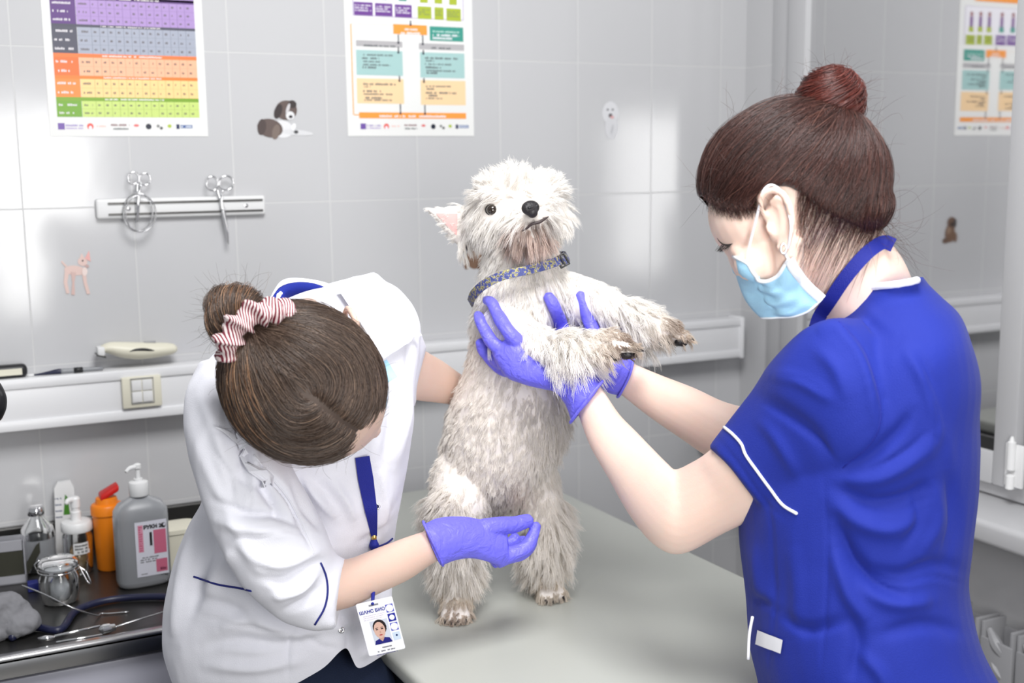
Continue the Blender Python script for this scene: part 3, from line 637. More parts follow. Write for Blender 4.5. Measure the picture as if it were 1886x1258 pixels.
# open carton at the left edge
f_ = CF(22, 1074, .1)
t = thing('open_carton', 'open grey cardboard carton with dark inside cut off by the left edge', 'box', f_(0, 0, 0))
M['card'] = mat('grey_card', srgb(150, 150, 156), .7); M['dkcard'] = mat('dark_card', (.028, .028, .018), .7)
obj('carton_walls', merge(bx(f_, -.06, .026, -.05, -.048, 0, .075), bx(f_, -.06, -.058, -.05, .01, 0, .075), bx(f_, .024, .026, -.05, .01, 0, .075), bx(f_, -.06, .026, -.05, .01, 0.0002, .002), bx(f_, -.06, .026, .008, .01, 0, .016), bx(f_, -.06, .022, .006, .009, .062, .082, bev=.001)), M['card'], t)
obj('lining', bx(f_, -.057, .0225, .0, .0075, .016, .062), M['dkcard'], t)
flp = prism(f_, [(.027, .016), (.029, .014), (.052, .052), (.052, .072), (.045, .066), (.027, .035)], .002, .0035); obj('flap', flp, M['dkcard'], t)
# clip top jar
f_ = CF(112, 1108)
t = thing('clip_top_jar', 'wide clear glass jar with wire clip lid at the front of the worktop', 'jar', f_(0, 0, 0))
obj('glass_body', lathe(f_, [(.026, 0), (.030, .003), (.033, .02), (.033, .045), (.028, .056), (.028, .062)], n=32), M['glass'], t, smooth=True, angle=.8)
obj('glass_lid', lathe(f_, [(.031, .064), (.034, .066), (.034, .071), (.028, .078), (.012, .080)], n=32), M['glass'], t, smooth=True, angle=.8)
obj('contents', lathe(f_, [(.018, .003), (.026, .006), (.024, .03), (.012, .045)], n=20), M['frost'], t, smooth=True)
obj('rubber_seal', lathe(f_, [(.0305, .062), (.0325, .0625), (.0325, .0645), (.0305, .065)], n=32), M['frost'], t, smooth=True)
obj('wire_clip', merge(tube([f_(.034*math.cos(a), .034*math.sin(a), .059) for a in np.linspace(0, 2*PI, 25)], .0012, n=6, smooth=False, close=True, cap=False), tube([f_(.033, .006, .06), f_(.044, .012, .05), f_(.05, .016, .03), f_(.045, .008, .032), f_(.036, 0, .055)], .0013, n=6), tube([f_(-.034, 0, .06), f_(-.038, 0, .072), f_(-.03, 0, .08)], .0012, n=6)), M['chrome'], t, smooth=True)
# crumpled grey cap / bag with hole at left front
f_ = CF(18, 1172)
t = thing('surgical_cap', 'crumpled grey gathered cloth cap with a dark hole lying on the worktop edge at left', 'cap')if 0 else thing('cloth_bundle', 'crumpled grey cloth bundle with a dark hole on the worktop at far left', 'cloth', f_(0, 0, 0))
me = fuse([ell(f_(-.012, .0, .038), (.046, .026, .036), np.array([WD, -WN, [0, 0, 1]]).T), ell(f_(.016, .010, .022), (.032, .020, .024), np.array([WD, -WN, [0, 0, 1]]).T), ell(f_(-.03, .01, .015), (.03, .02, .016), np.array([WD, -WN, [0, 0, 1]]).T)], .0022, 2)
wavy(me, .0050, 75, 3, 5); v = mverts(me); v[:, 2] = np.maximum(v[:, 2], Zc+.0005); setv(me, v)
obj('cloth', me, mat('grey_cloth', srgb(120, 120, 124), .85, bump=.4, bscale=120), t, smooth=True)
tb = bvh(t.children[0].data)
h_ = PZ(34, 1160, Zc+.02)
obj('opening', ell(P(33, 1164, h_[1]-.016), (.006, .008, .010)), M['black'], t, smooth=True)
# black tubing, wires and a steel instrument
z1_ = Zc+.0072
cb_ = obj('rubber_hose', tube([PZ(x, y, z1_) for x, y in ((20, 1175), (60, 1155), (110, 1160), (140, 1125), (190, 1107), (250, 1100), (320, 1100), (380, 1108))], .0062, n=12), M['navy'], smooth=True, loc=PZ(190, 1110, Zc)); tag(cb_, 'thick dark blue rubber hose curving across the steel worktop', 'hose')
pb_ = obj('wire_probe', tube([PZ(x, y, Zc+z) for x, y, z in ((40, 1078, .06), (80, 1094, .05), (130, 1118, .034), (176, 1133, .006), (186, 1130, .003), (200, 1130, .002), (236, 1127, .002))], .0013, n=8), M['steel'], smooth=True, loc=PZ(180, 1130, Zc)); tag(pb_, 'thin bent wire rod lying over the dark hose', 'wire')
t = thing('steel_instrument', 'shiny steel instrument with a knurled ring near the worktop rim', 'instrument', PZ(190, 1160, Zc))
def zz_(x, y, z): return PZ(x, y, Zc+z+.0035)
obj('shaft', tube([zz_(100, 1172, .006), zz_(184, 1153, .006)], .0022, smooth=False), M['chrome'], t, smooth=True)
obj('shaft', tube([zz_(104, 1183, .004), zz_(188, 1169, .004)], .0018, smooth=False), M['chrome'], t, smooth=True)
obj('collar', tube([zz_(184, 1161, .006), zz_(187, 1160, .006), zz_(189, 1160, .006), zz_(202, 1157, .006), zz_(204, 1157, .006), zz_(211, 1155, .006)], [.004, .0075, .0085, .0085, .007, .006], n=18, smooth=False), M['chrome'], t, smooth=True, angle=.5)
obj('needle', tube([zz_(211, 1155, .006), zz_(330, 1118, .006)], [.0016, .0012], smooth=False), M['steel'], t, smooth=True)
obj('tip_valve', tube([zz_(70, 1176, .005), zz_(84, 1176, .006), zz_(100, 1174, .005)], [.002, .005, .003], smooth=True), M['chrome'], t, smooth=True)
# pale tub behind the white coat
f_ = CF(330, 1040)
o = obj('plastic_tub', lathe(f_, [(.03, 0), (.034, .07), (.036, .07), (.036, .078), (.02, .08)], n=28, p=4), M['cream'], smooth=True, angle=.6, loc=f_(0, 0, 0)); tag(o, 'pale plastic tub half hidden behind the white coat', 'tub')
# blue and yellow small box
f_ = CF(58, 1088)
o = obj('medicine_box', bx(f_, -.006, .012, -.01, .01, .0, .016, bev=.001), mat('blue_card', srgb(30, 38, 110), .5), loc=f_(0, 0, 0)); tag(o, 'tiny blue medicine box in front of the glass bottle', 'box')
# black rounded thing at the left edge
X = P(-14, 742, 1.55)
t = obj('hanging_cable', tube([P(-30, 600, 1.60), P(-24, 680, 1.57), P(-9, 720, 1.55), P(-6, 742, 1.55), P(-10, 764, 1.56), P(-22, 800, 1.58), P(-40, 1215, 1.62)], [.004, .006, .011, .013, .011, .006, .004], n=16), M['black'], smooth=True, loc=P(-40, 1215, 1.62)); tag(t, 'thick black cable bulge just entering the picture at the left edge', 'cable')

# ---------------------------------------------------------------- examination table
ang = math.radians(28.2); TX = RW(math.cos(ang), math.sin(ang)); TY = RW(math.sin(ang), -math.cos(ang))
TO = RW(.0262, 2.578); TWD, TLN = .645, 1.22
def TF(a, b, c): return TO-TX*a+TY*b+np.array([0, 0, c])
tb_ = thing('examination_table', 'long grey-green padded examination table with dark base that the dog stands on', 'table', TF(TWD/2, TLN/2, 0))
M['vinyl'] = mat('grey_vinyl', srgb(180, 182, 175), .28, bump=.05, bscale=60)
obj('table_top', box(TF, 0, TWD, 0, TLN, .770, .8, bev=.010, seg=4), M['vinyl'], tb_, smooth=True, angle=.7)
obj('base', box(TF, .05, TWD-.012, .04, TLN-.04, .06, .772), M['black'], tb_)
for a in (.08, TWD-.08):
    for b_ in (.1, TLN-.1): obj('leg', lathe(frame_at(TF(a, b_, 0)), [(.02, 0), (.022, .004), (.015, .01), (.015, .062)]), M['steel'], tb_, smooth=True, angle=.6)
# ================================================================ the dog
def PY(px, py, Y): return P(px, py, Y)
M['dogskin'] = mat('dog_skin', srgb(226, 219, 213), .9)
M['pinkskin'] = mat('ear_inside', srgb(226, 176, 172), .7, sss=.2)
M['nose'] = mat('dog_nose', (.018, .016, .018), .32, bump=.5, bscale=500)
foot1, foot2 = PZ(840, 1140, .8), PZ(1010, 1102, .8)
zt = np.array([0, 0, 1.0])
dogroot = thing('dog', 'small shaggy white terrier standing upright on its hind legs on the table', 'dog', PZ(925, 1120, .8))
L = {}
L['hind1'] = [(P(862, 868, 1.79), .055), (P(846, 940, 1.735), .045), (P(836, 1000, 1.73), .031), (P(842, 1060, 1.755), .024), (foot1+zt*.042+FH*.03, .023), (foot1+zt*.020, .022)]
L['hind2'] = [(P(965, 868, 1.82), .050), (P(996, 940, 1.80), .034), (P(1006, 1000, 1.81), .030), (P(1004, 1050, 1.84), .024), (foot2+zt*.042+FH*.03, .023), (foot2+zt*.020, .022)]
L['fore1'] = [(P(925, 590, 1.745), .042), (P(965, 632, 1.70), .037), (P(1020, 648, 1.655), .029), (P(1080, 645, 1.625), .023), (P(1125, 637, 1.61), .022), (P(1146, 637, 1.605), .018)]
L['fore2'] = [(P(1030, 548, 1.80), .045), (P(1085, 560, 1.775), .036), (P(1140, 580, 1.755), .029), (P(1190, 600, 1.74), .023), (P(1225, 610, 1.73), .021), (P(1243, 613, 1.73), .016)]
hc_ = P(938, 392, 1.79)
hf = -FW*.80+RT*.42+UP*.32; hf /= np.linalg.norm(hf); hl = np.cross(np.array(UP)*.93+RT*-.25, hf); hl /= np.linalg.norm(hl); hu = np.cross(hf, hl)
HR = np.array([hf, hl, hu]).T
muz = P(978, 404, 1.705)
g = [loft([(845, 945, 975, 925, 1.80, .055), (824, 890, 1000, 880, 1.80, .085), (816, 825, 1035, 815, 1.80, .098), (828, 755, 1045, 750, 1.80, .098), (852, 695, 1030, 690, 1.80, .09), (868, 640, 1020, 630, 1.795, .085), (876, 580, 1045, 580, 1.79, .082), (882, 535, 1050, 530, 1.79, .072), (892, 495, 1030, 482, 1.79, .060), (900, 450, 1010, 430, 1.79, .055)], k=5)]
for k in L: g.append(tube([q[0] for q in L[k]], [q[1] for q in L[k]], n=16, k=5))
g += [ell(hc_, (.058, .062, .056), HR), ell(muz-hf*.006-hu*.004, (.035, .030, .022), HR), ell(muz-hf*.012-hu*.026, (.026, .022, .013), HR), ell(P(925, 350, 1.765), (.03, .045, .026), HR), ell(P(1000, 372, 1.75), (.022, .02, .02), HR)]
for ft, d in ((foot1, -FH+RT*.0), (foot2, -FH*.9+RT*.35)):
    d = d/np.linalg.norm(d); s = np.cross(d, zt)
    for t_ in (-1.5, -.5, .5, 1.5): g.append(ell(ft+d*.014*(1.15-.12*t_*t_)+s*t_*.0105+zt*.0105, (.013, .0075, .0105), np.array([d, s, zt]).T, 12, 8))
for nm, fac in (('fore1', 1), ('fore2', 1)):
    p1, p0 = L[nm][-1][0], L[nm][-2][0]; d = (p1-p0)/np.linalg.norm(p1-p0); s = np.cross(d, UP); s /= np.linalg.norm(s); w_ = np.cross(s, d)
    for t_ in (-1.5, -.5, .5, 1.5): g.append(ell(p1+d*.008-s*t_*.0095-w_*.004, (.013, .0065, .010), np.array([d, s, w_]).T, 12, 8))
# tail behind
g.append(tube([P(905, 905, 1.87), P(890, 900, 1.93), P(885, 870, 1.96), P(888, 840, 1.965)], [.02, .015, .010, .005]))
# ear, screen left: flattened cone
eb, et = P(862, 405, 1.80), P(790, 386, 1.80)
def earshell(base1, base2, tip, mid, th=.004):
    return None
ed = (et-eb)/np.linalg.norm(et-eb); ex = np.cross(ed, FW); ex /= np.linalg.norm(ex); en = np.cross(ex, ed)
g.append(loft([(856, 376, 858, 468, 1.80, .012), (834, 378, 838, 448, 1.80, .009), (812, 380, 818, 424, 1.80, .006), (797, 382, 801, 402, 1.80, .0045), (784, 383, 786, 388, 1.80, .002)], n=20, k=4))
g.append(ell(P(992, 356, 1.785), (.034, .036, .030), HR)); g.append(ell(P(1018, 398, 1.79), (.022, .026, .030), HR))
dme = fuse(g, .0035, 5); setv(dme, np.array([mverts(dme)[:, 0], mverts(dme)[:, 1], np.maximum(mverts(dme)[:, 2], .8008)]).T)
dtree = bvh(dme)
obj('body', dme, M['dogskin'], dogroot, smooth=True)
# pads, claws
gp = {}
def claw(p, d, L_=.011, r=.0022, m='nose'): return tube([p, p+d*L_*.5-zt*.001, p+d*L_-zt*.004], [r, r*.8, .0004], n=8, k=3)
for ft, d in ((foot1, -FH), (foot2, -FH*.9+RT*.35)):
    d = d/np.linalg.norm(d); s = np.cross(d, zt)
    for t_ in (-1.5, -.5, .5, 1.5):
        c_ = ft+d*.014*(1.15-.12*t_*t_)+s*t_*.0105+zt*.009
        obj('claw', claw(c_+d*.009-zt*.001, d, .009), M['nose'], dogroot, smooth=True)
for nm in ('fore1', 'fore2'):
    p1, p0 = L[nm][-1][0], L[nm][-2][0]; d = (p1-p0)/np.linalg.norm(p1-p0); s = np.cross(d, UP); s /= np.linalg.norm(s); w_ = np.cross(s, d)
    if w_@UP < 0: w_ = -w_
    for t_ in (-1.5, -.5, .5, 1.5):
        c_ = p1+d*.008-s*t_*.0095-w_*.004
        obj('claw', claw(c_+d*.011, d, .009), M['nose'], dogroot, smooth=True)
        obj('toe_pad', ell(c_+d*.001-w_*.009, (.010, .0066, .006), np.array([d, s, w_]).T, 12, 8), M['nose'], dogroot, smooth=True)
    obj('paw_pad', ell(p1-d*.014-w_*.014, (.013, .017, .009), np.array([d, s, w_]).T, 14, 8), M['nose'], dogroot, smooth=True)
# ear inside
def quadpatch(tree, c, n=10, m=10, off=.002, Y=None, bulge=0):
    c = [np.array(q, float) for q in c]; V = []
    for i in range(n+1):
        for j in range(m+1):
            s, t = i/n, j/m; q = (1-s)*(1-t)*c[0]+s*(1-t)*c[1]+s*t*c[2]+(1-s)*t*c[3]; h = hit(tree, q[0], q[1], off, Y) if tree else P(q[0], q[1], Y)
            if h is None: h = P(q[0], q[1], Y or 1.5)
            V.append(h)
    F = [(i*(m+1)+j, (i+1)*(m+1)+j, (i+1)*(m+1)+j+1, i*(m+1)+j+1) for i in range(n) for j in range(m)]
    return np.array(V), F
obj('ear_lining', quadpatch(dtree, [(803, 393), (843, 394), (842, 434), (822, 414)], off=.0012, Y=1.80), M['pinkskin'], dogroot, smooth=True)
# nose
nc = P(977, 383, 1.668); nsz = .92; NR = np.array([hf, hl, hu]).T
nme = fuse([ell(nc, (.010, .0142, .0108), NR), ell(nc-hu*.007+hl*.0, (.008, .008, .008), NR)], .0008, 3)
obj('nose', nme, M['nose'], dogroot, smooth=True)
for s in (-1, 1): obj('nostril', ell(nc+hf*.0068+hl*s*.0062-hu*.002, (.0028, .0034, .0026), NR, 12, 8), M['black'], dogroot, smooth=True)
# mouth line
mp = [hit(dtree, x, y, .001, 1.70) for x, y in ((962, 426), (970, 421), (980, 413), (992, 410), (1002, 404), (1009, 400))]
obj('mouth', tube([q-FW*.008 for q in mp], [.0006, .0016, .0020, .0024, .0018, .0006], n=8), mat('dog_lip', (.05, .035, .035), .5), dogroot, smooth=True)
# eyes
M['eye'] = mat('dark_eye', (.02, .012, .008), .06, coat=1); M['sclera'] = mat('eye_white', srgb(215, 208, 200), .15)
for px_, py_, Y_ in ((907, 386, 1.742),):
    e = P(px_, py_, Y_); t_ = obj('eye', ell(e, (.0095, .0095, .0095)), M['sclera'], dogroot, smooth=True)
    v = (CAM-e)/np.linalg.norm(CAM-e); v = v+RT*-.12-UP*.10; v /= np.linalg.norm(v)
    obj('iris', ell(e+v*.0024, (.0083, .0083, .0083)), M['eye'], t_, smooth=True)
    a_ = np.cross(v, UP); a_ /= np.linalg.norm(a_); b_ = np.cross(a_, v)
    obj('eyelid', tube([e+v*.004+.0093*(a_*math.cos(q)*1.05+b_*math.sin(q)*.85) for q in np.linspace(0, 2*PI, 21)], .0011, n=8, smooth=False, close=True, cap=False), M['nose'], t_, smooth=True)
DOG_EYES = [(907, 386), (1001, 352)]

# collar
M['collar'], nt, b = nodes('camouflage_webbing')
tc = nt.nodes.new('ShaderNodeTexCoord'); ns = nt.nodes.new('ShaderNodeTexNoise'); ns.inputs['Scale'].default_value = 210; rr = nt.nodes.new('ShaderNodeValToRGB'); rr.color_ramp.interpolation = 'CONSTANT'
els = rr.color_ramp.elements; els[0].color = (*srgb(66, 74, 132), 1); els[1].position = .47; els[1].color = (*srgb(96, 102, 152), 1)
e = els.new(.53); e.color = (*srgb(176, 168, 110), 1); e = els.new(.60); e.color = (*srgb(40, 44, 70), 1); e = els.new(.66); e.color = (*srgb(190, 184, 130), 1)
nt.links.new(tc.outputs['Object'], ns.inputs['Vector']); nt.links.new(ns.outputs[0], rr.inputs[0]); nt.links.new(rr.outputs[0], b.inputs['Base Color']); b.inputs['Roughness'].default_value = .7
front = [(866, 558, 1.79), (872, 543, 1.74), (888, 527, 1.71), (912, 513, 1.695), (940, 504, 1.69), (970, 498, 1.69), (1000, 490, 1.70), (1025, 482, 1.72), (1043, 477, 1.76)]
back = [(1040, 470, 1.83), (1000, 476, 1.875), (950, 500, 1.88), (900, 530, 1.865), (872, 555, 1.83)]
loop = smoothpath([P(*q) for q in front+back+[front[0]]], 6)[:-1]
cen = loop.mean(0); T, fr_ = frames(np.vstack([loop, loop[0]])); nn = len(loop); V = []
pn = np.cross(loop[0]-cen, loop[nn//4]-cen); pn /= np.linalg.norm(pn); pn = pn if pn[2] > 0 else -pn
for q in loop:
    o_ = (q-cen); o_ -= pn*(o_@pn); o_ /= np.linalg.norm(o_)
    for a_, b_ in ((-1, -1), (-1, 1), (1, 1), (1, -1)): V.append(q+pn*.0068*a_+o_*.0013*b_)
F = [(i*4+j, i*4+(j+1) % 4, ((i+1) % nn)*4+(j+1) % 4, ((i+1) % nn)*4+j) for i in range(nn) for j in range(4)]
col = thing('dog_collar', 'blue and yellow patterned collar with black buckle round the white dog neck', 'collar', cen)
obj('webbing', (V, F), M['collar'], col)
bc = P(1036, 480, 1.728); bu = pn; bs = np.cross(bu, FW); bs /= np.linalg.norm(bs); fb = frame_at(bc, bs, -FW, bu)
obj('buckle', merge(box(fb, -.008, -.005, -.003, .003, -.0095, .0095, bev=.001), box(fb, .005, .008, -.003, .003, -.0095, .0095, bev=.001), box(fb, -.008, .008, -.003, .003, .0075, .0100, bev=.001), box(fb, -.008, .008, -.003, .003, -.0100, -.0075, bev=.001), box(fb, -.001, .001, -.002, .0035, -.009, .009)), M['black'], col, smooth=True, angle=.7)
# ================================================================ people: shared
def skin_mat(name, col, red):
    m, nt, b = nodes(name); tc = nt.nodes.new('ShaderNodeTexCoord'); n = nt.nodes.new('ShaderNodeTexNoise'); n.inputs['Scale'].default_value = 14; n.inputs['Detail'].default_value = 6
    r = nt.nodes.new('ShaderNodeMixRGB'); r.inputs[1].default_value = (*col, 1); r.inputs[2].default_value = (*red, 1)
    nt.links.new(tc.outputs['Object'], n.inputs['Vector']); nt.links.new(n.outputs[0], r.inputs[0]); nt.links.new(r.outputs[0], b.inputs['Base Color'])
    b.inputs['Roughness'].default_value = .48; b.inputs['Subsurface Weight'].default_value = .25; b.inputs['Subsurface Scale'].default_value = .008; b.inputs['Subsurface Radius'].default_value = (1, .35, .2)
    n2 = nt.nodes.new('ShaderNodeTexNoise'); n2.inputs['Scale'].default_value = 400; bp = nt.nodes.new('ShaderNodeBump'); bp.inputs['Strength'].default_value = .12; bp.inputs['Distance'].default_value = .001
    nt.links.new(tc.outputs['Object'], n2.inputs['Vector']); nt.links.new(n2.outputs[0], bp.inputs['Height']); nt.links.new(bp.outputs[0], b.inputs['Normal']); return m
M['skin'] = skin_mat('fair_skin', srgb(240, 216, 202), srgb(234, 200, 184))
M['skin2'] = skin_mat('skin', srgb(222, 194, 178), srgb(214, 180, 164))
def glove_mat():
    m, nt, b = nodes('nitrile_glove'); b.inputs['Base Color'].default_value = (*srgb(112, 108, 234), 1); b.inputs['Roughness'].default_value = .42; b.inputs['Specular IOR Level'].default_value = .45
    tc = nt.nodes.new('ShaderNodeTexCoord'); w = nt.nodes.new('ShaderNodeTexNoise'); w.inputs['Scale'].default_value = 55; w.inputs['Detail'].default_value = 3; w.inputs['Distortion'].default_value = 1.5
    bp = nt.nodes.new('ShaderNodeBump'); bp.inputs['Strength'].default_value = .6; bp.inputs['Distance'].default_value = .005
    nt.links.new(tc.outputs['Object'], w.inputs['Vector']); nt.links.new(w.outputs[0], bp.inputs['Height']); nt.links.new(bp.outputs[0], b.inputs['Normal']); return m
M['glove'] = glove_mat()
M['coat'] = mat('white_cotton', srgb(236, 236, 244), .8, bump=.25, bscale=700, sheen=.15)
M['scrub'] = mat('royal_blue_cotton', srgb(16, 38, 142), .78, bump=.3, bscale=800, sheen=.04)
M['strap'] = mat('blue_lanyard', srgb(22, 34, 140), .6, bump=.5, bscale=900)
M['pipe_navy'] = mat('navy_piping', srgb(30, 38, 120), .6); M['pipe_white'] = mat('white_piping', srgb(240, 240, 245), .6)
M['jeans'] = mat('dark_jeans', srgb(24, 36, 62), .85, bump=.4, bscale=600)
M['maskblue'] = mat('mask_fabric', srgb(166, 213, 240), .7, bump=.3, bscale=900); M['maskwhite'] = mat('mask_edge', srgb(238, 242, 246), .7)
M['lash'] = mat('lash', (.015, .01, .008), .5)
M['hairbase1'] = mat('hair_under_dark', srgb(46, 32, 29), .6); M['hairbase2'] = mat('hair_under_brown', srgb(74, 61, 53), .6)
M['hair1'] = hair_mat('dark_reddish_hair', srgb(38, 24, 22), srgb(84, 52, 46), .36, .5, srgb(128, 88, 76))
M['hair1b'] = hair_mat('bun_reddish_hair', srgb(48, 22, 20), srgb(110, 52, 44), .36, .5, srgb(150, 90, 78))
M['hair2'] = hair_mat('brown_hair', srgb(50, 38, 32), srgb(98, 80, 68), .36, .5, srgb(150, 124, 104))
M['hair2l'] = hair_mat('light_ends_hair', srgb(120, 84, 60), srgb(176, 136, 104), .4, .5, srgb(206, 170, 138))
GLOVES = []
def wrinkle(m, scale, dist, strength=.6):
    "soft crumples of worn cotton on top of the weave"
    nt = m.node_tree; b = nt.nodes['Principled BSDF']; old = b.inputs['Normal'].links[0].from_node; tc = nt.nodes.new('ShaderNodeTexCoord')
    n = nt.nodes.new('ShaderNodeTexNoise'); n.inputs['Scale'].default_value = scale; n.inputs['Detail'].default_value = 1.5; n.inputs['Roughness'].default_value = .4; n.inputs['Distortion'].default_value = .5
    bp = nt.nodes.new('ShaderNodeBump'); bp.inputs['Strength'].default_value = strength; bp.inputs['Distance'].default_value = dist
    nt.links.new(tc.outputs['Object'], n.inputs['Vector']); nt.links.new(n.outputs[0], bp.inputs['Height']); nt.links.new(old.outputs[0], bp.inputs['Normal']); nt.links.new(bp.outputs[0], b.inputs['Normal'])
wrinkle(M['coat'], 9, .018); wrinkle(M['scrub'], 7, .016, .5)
def bvh_obj(o):
    r = rootloc(o.parent)+np.array(o.location) if o.parent else np.array(o.location)
    return BVHTree.FromPolygons([tuple(v) for v in mverts(o.data)+r], [tuple(p.vertices) for p in o.data.polygons])
def rnd_dirs(n, rs): d = rs.normal(size=(n, 3)); return d/np.linalg.norm(d, axis=1)[:, None]
def flow_strands(tree, seeds, dirfun, length, K, rs, lift=.0015, liftvar=.001, side=.0):
    "strands that creep over a surface following dirfun(p,n)"
    out = []
    for s in seeds:
        loc, nor, _, _ = tree.find_nearest(Vector(s)); p = np.array(loc); n = np.array(nor); L_ = length*rs.uniform(.6, 1.25); h = lift+abs(rs.normal())*liftvar; q = [p-n*.0005]; st = L_/(K-1); jit = rs.normal(size=3)*.10
        for i in range(1, K):
            d = dirfun(p, n)+jit; d = d-n*(d@n); d /= np.linalg.norm(d)+1e-9; p = p+d*st
            loc, nor, _, _ = tree.find_nearest(Vector(p)); p = np.array(loc); n = np.array(nor)
            q.append(p+n*h*math.sin(PI*min(1, i/(K-1)*.55+.1)))
        out.append(q)
    return np.array(out)
def flyaways(starts, dirs, length, K, rs, curl=.25):
    out = []
    for p, d in zip(starts, dirs):
        d = d/np.linalg.norm(d); L_ = length*rs.uniform(.4, 1.3); q = [p]; ax = rs.normal(size=3); ax /= np.linalg.norm(ax); c = rs.normal()*curl
        for i in range(1, K):
            d = d+np.cross(ax, d)*c+rs.normal(size=3)*.05; d /= np.linalg.norm(d); p = p+d*L_/(K-1); q.append(p)
        out.append(q)
    return np.array(out)
def surfverts(me, n, rs):
    V = mverts(me); N = mnorm(me); i = rs.integers(0, len(V), n); return V[i], N[i]
def ribbon(path, nor, w, th):
    "flat strap: path points, per point normals"
    path = np.asarray(path, float); T = np.gradient(path, axis=0); T /= np.linalg.norm(T, axis=1)[:, None]; n = len(path); V = []; w = np.full(n, w) if np.isscalar(w) else w
    for p, t_, q, ww in zip(path, T, nor, w):
        s = np.cross(t_, q); s /= np.linalg.norm(s); q2 = np.cross(s, t_)
        for a, b in ((-1, 0), (-1, 1), (1, 1), (1, 0)): V.append(p+s*a*ww/2+q2*b*th)
    F = [(i*4+j, i*4+(j+1) % 4, i*4+4+(j+1) % 4, i*4+4+j) for i in range(n-1) for j in range(4)]+[(0, 1, 2, 3), (n*4-1, n*4-2, n*4-3, n*4-4)]
    return np.array(V), F
def surf_line(tree, pts, off, Y=None, k=5):
    out = []
    for q in smoothpath(np.array(pts, float), k):
        h = hit(tree, q[0], q[1], off, Y)
        if h is not None: out.append(h)
    return np.array(out)
def surf_ribbon(tree, pts, w, off, th, Y=None):
    p = surf_line(tree, pts, off, Y, 4); p[1:-1] = (p[:-2]+p[1:-1]+p[2:])/3; N_ = [np.array((CAM-q)/np.linalg.norm(CAM-q)) for q in p]
    N2 = []
    for q, nn_ in zip(p, N_):
        r = tree.find_nearest(Vector(q)); v = np.array(r[1]); v = v if v@nn_ > 0 else -v; N2.append(v*.6+nn_*.4)
    return ribbon(p, N2, w, th)

# ================================================================ woman in blue scrubs
w1r = thing('person', 'woman in royal blue short-sleeved scrubs and light blue face mask holding up the dog', 'person', np.array([*P(1600, 1240, 1.38)[:2], 0]))
HC = P(1455, 330, 1.36)
hf1 = -RT*.85-UP*.50+FW*.13; hf1 /= np.linalg.norm(hf1); hu1 = -RT*.47+UP*.88; hu1 -= hf1*(hu1@hf1); hu1 /= np.linalg.norm(hu1); hl1 = np.cross(hu1, hf1)
R1 = np.array([hf1, hl1, hu1]).T
def HL(px, py, l=0.0):
    "point seen at (px,py) lying l metres to her left of the head's middle plane"
    d = ray(px, py); t = ((HC+hl1*l-CAM)@hl1)/(d@hl1); return CAM+d*t
LF = hl1@(-FW) > 0
ax_ = RT-hl1*(RT@hl1); ax_ /= np.linalg.norm(ax_); RH = np.array([ax_, hl1, np.cross(ax_, hl1)]).T
g = [ell(HL(1462, 335), (.098, .076, .084), RH, 28, 18), ell(HL(1385, 405), (.048, .060, .058), R1, 24, 16), ell(HL(1408, 470), (.040, .054, .056), R1), ell(HL(1438, 533), (.032, .038, .030), R1),
     ell(HL(1352, 398), (.028, .046, .034), R1), tube([HL(1358, 452, 0), HL(1384, 485, 0), HL(1398, 508, 0)], [.007, .006, .006]),
     tube([HL(1450, 440, .056), HL(1452, 495, .050), HL(1440, 545, .022)], [.018, .017, .018]), tube([HL(1450, 440, -.056), HL(1452, 495, -.050), HL(1440, 545, -.022)], [.018, .017, .018]),
     tube([HL(1342, 437, .03), HL(1334, 431, .012), HL(1334, 431, -.012), HL(1342, 437, -.03)], [.007, .008, .008, .007]), ell(HL(1390, 482, .036), (.024, .019, .022), R1), ell(HL(1390, 482, -.036), (.024, .019, .022), R1)]
for s in (1, -1):
    g.append(ell(HL(1360, 457, .029*s), (.011, .013, .011), R1))
# neck
g += [loft([(1440, 470, 1600, 390, 1.36, .050), (1480, 520, 1635, 440, 1.365, .050), (1500, 560, 1668, 492, 1.37, .052), (1505, 630, 1700, 580, 1.38, .055), (1510, 700, 1735, 660, 1.38, .08), (1490, 780, 1750, 760, 1.38, .10)])]
# ear (near and far)
def ear(s):
    f_ = lambda x, y, dl=0: HL(x, y, s*(.077+dl))
    o = [tube([f_(1412, 404, -.003), f_(1402, 384, .004), f_(1403, 362, .010), f_(1420, 350, .014), f_(1440, 356, .018), f_(1453, 378, .020), f_(1459, 405, .018), f_(1457, 430, .013), f_(1450, 448, .007), f_(1443, 460, .003), f_(1434, 452, .000)], [.003, .0034, .0036, .004, .0042, .0042, .0038, .0036, .0045, .0055, .004], n=10),
         tube([f_(1418, 372, .002), f_(1432, 378, .007), f_(1440, 398, .008), f_(1440, 420, .006), f_(1434, 434, .003)], [.003, .0034, .0034, .0034, .003], n=10), tube([f_(1413, 415, .001), f_(1417, 424, .002), f_(1424, 434, .001)], [.003, .0036, .003], n=10)]
    c = [f_(1405, 375), f_(1450, 400, .012)]
    # thin shell behind the rim
    o.append(tube([f_(1428, 362, .004), f_(1444, 382, .008), f_(1449, 408, .008), f_(1446, 432, .004), f_(1439, 448, .000)], [.004, .005, .005, .005, .004], n=10))
    o.append(tube([f_(1425, 380, -.006), f_(1432, 405, -.006), f_(1435, 440, -.006)], [.010, .012, .010], n=10)); return o
g += ear(1)+ear(-1)
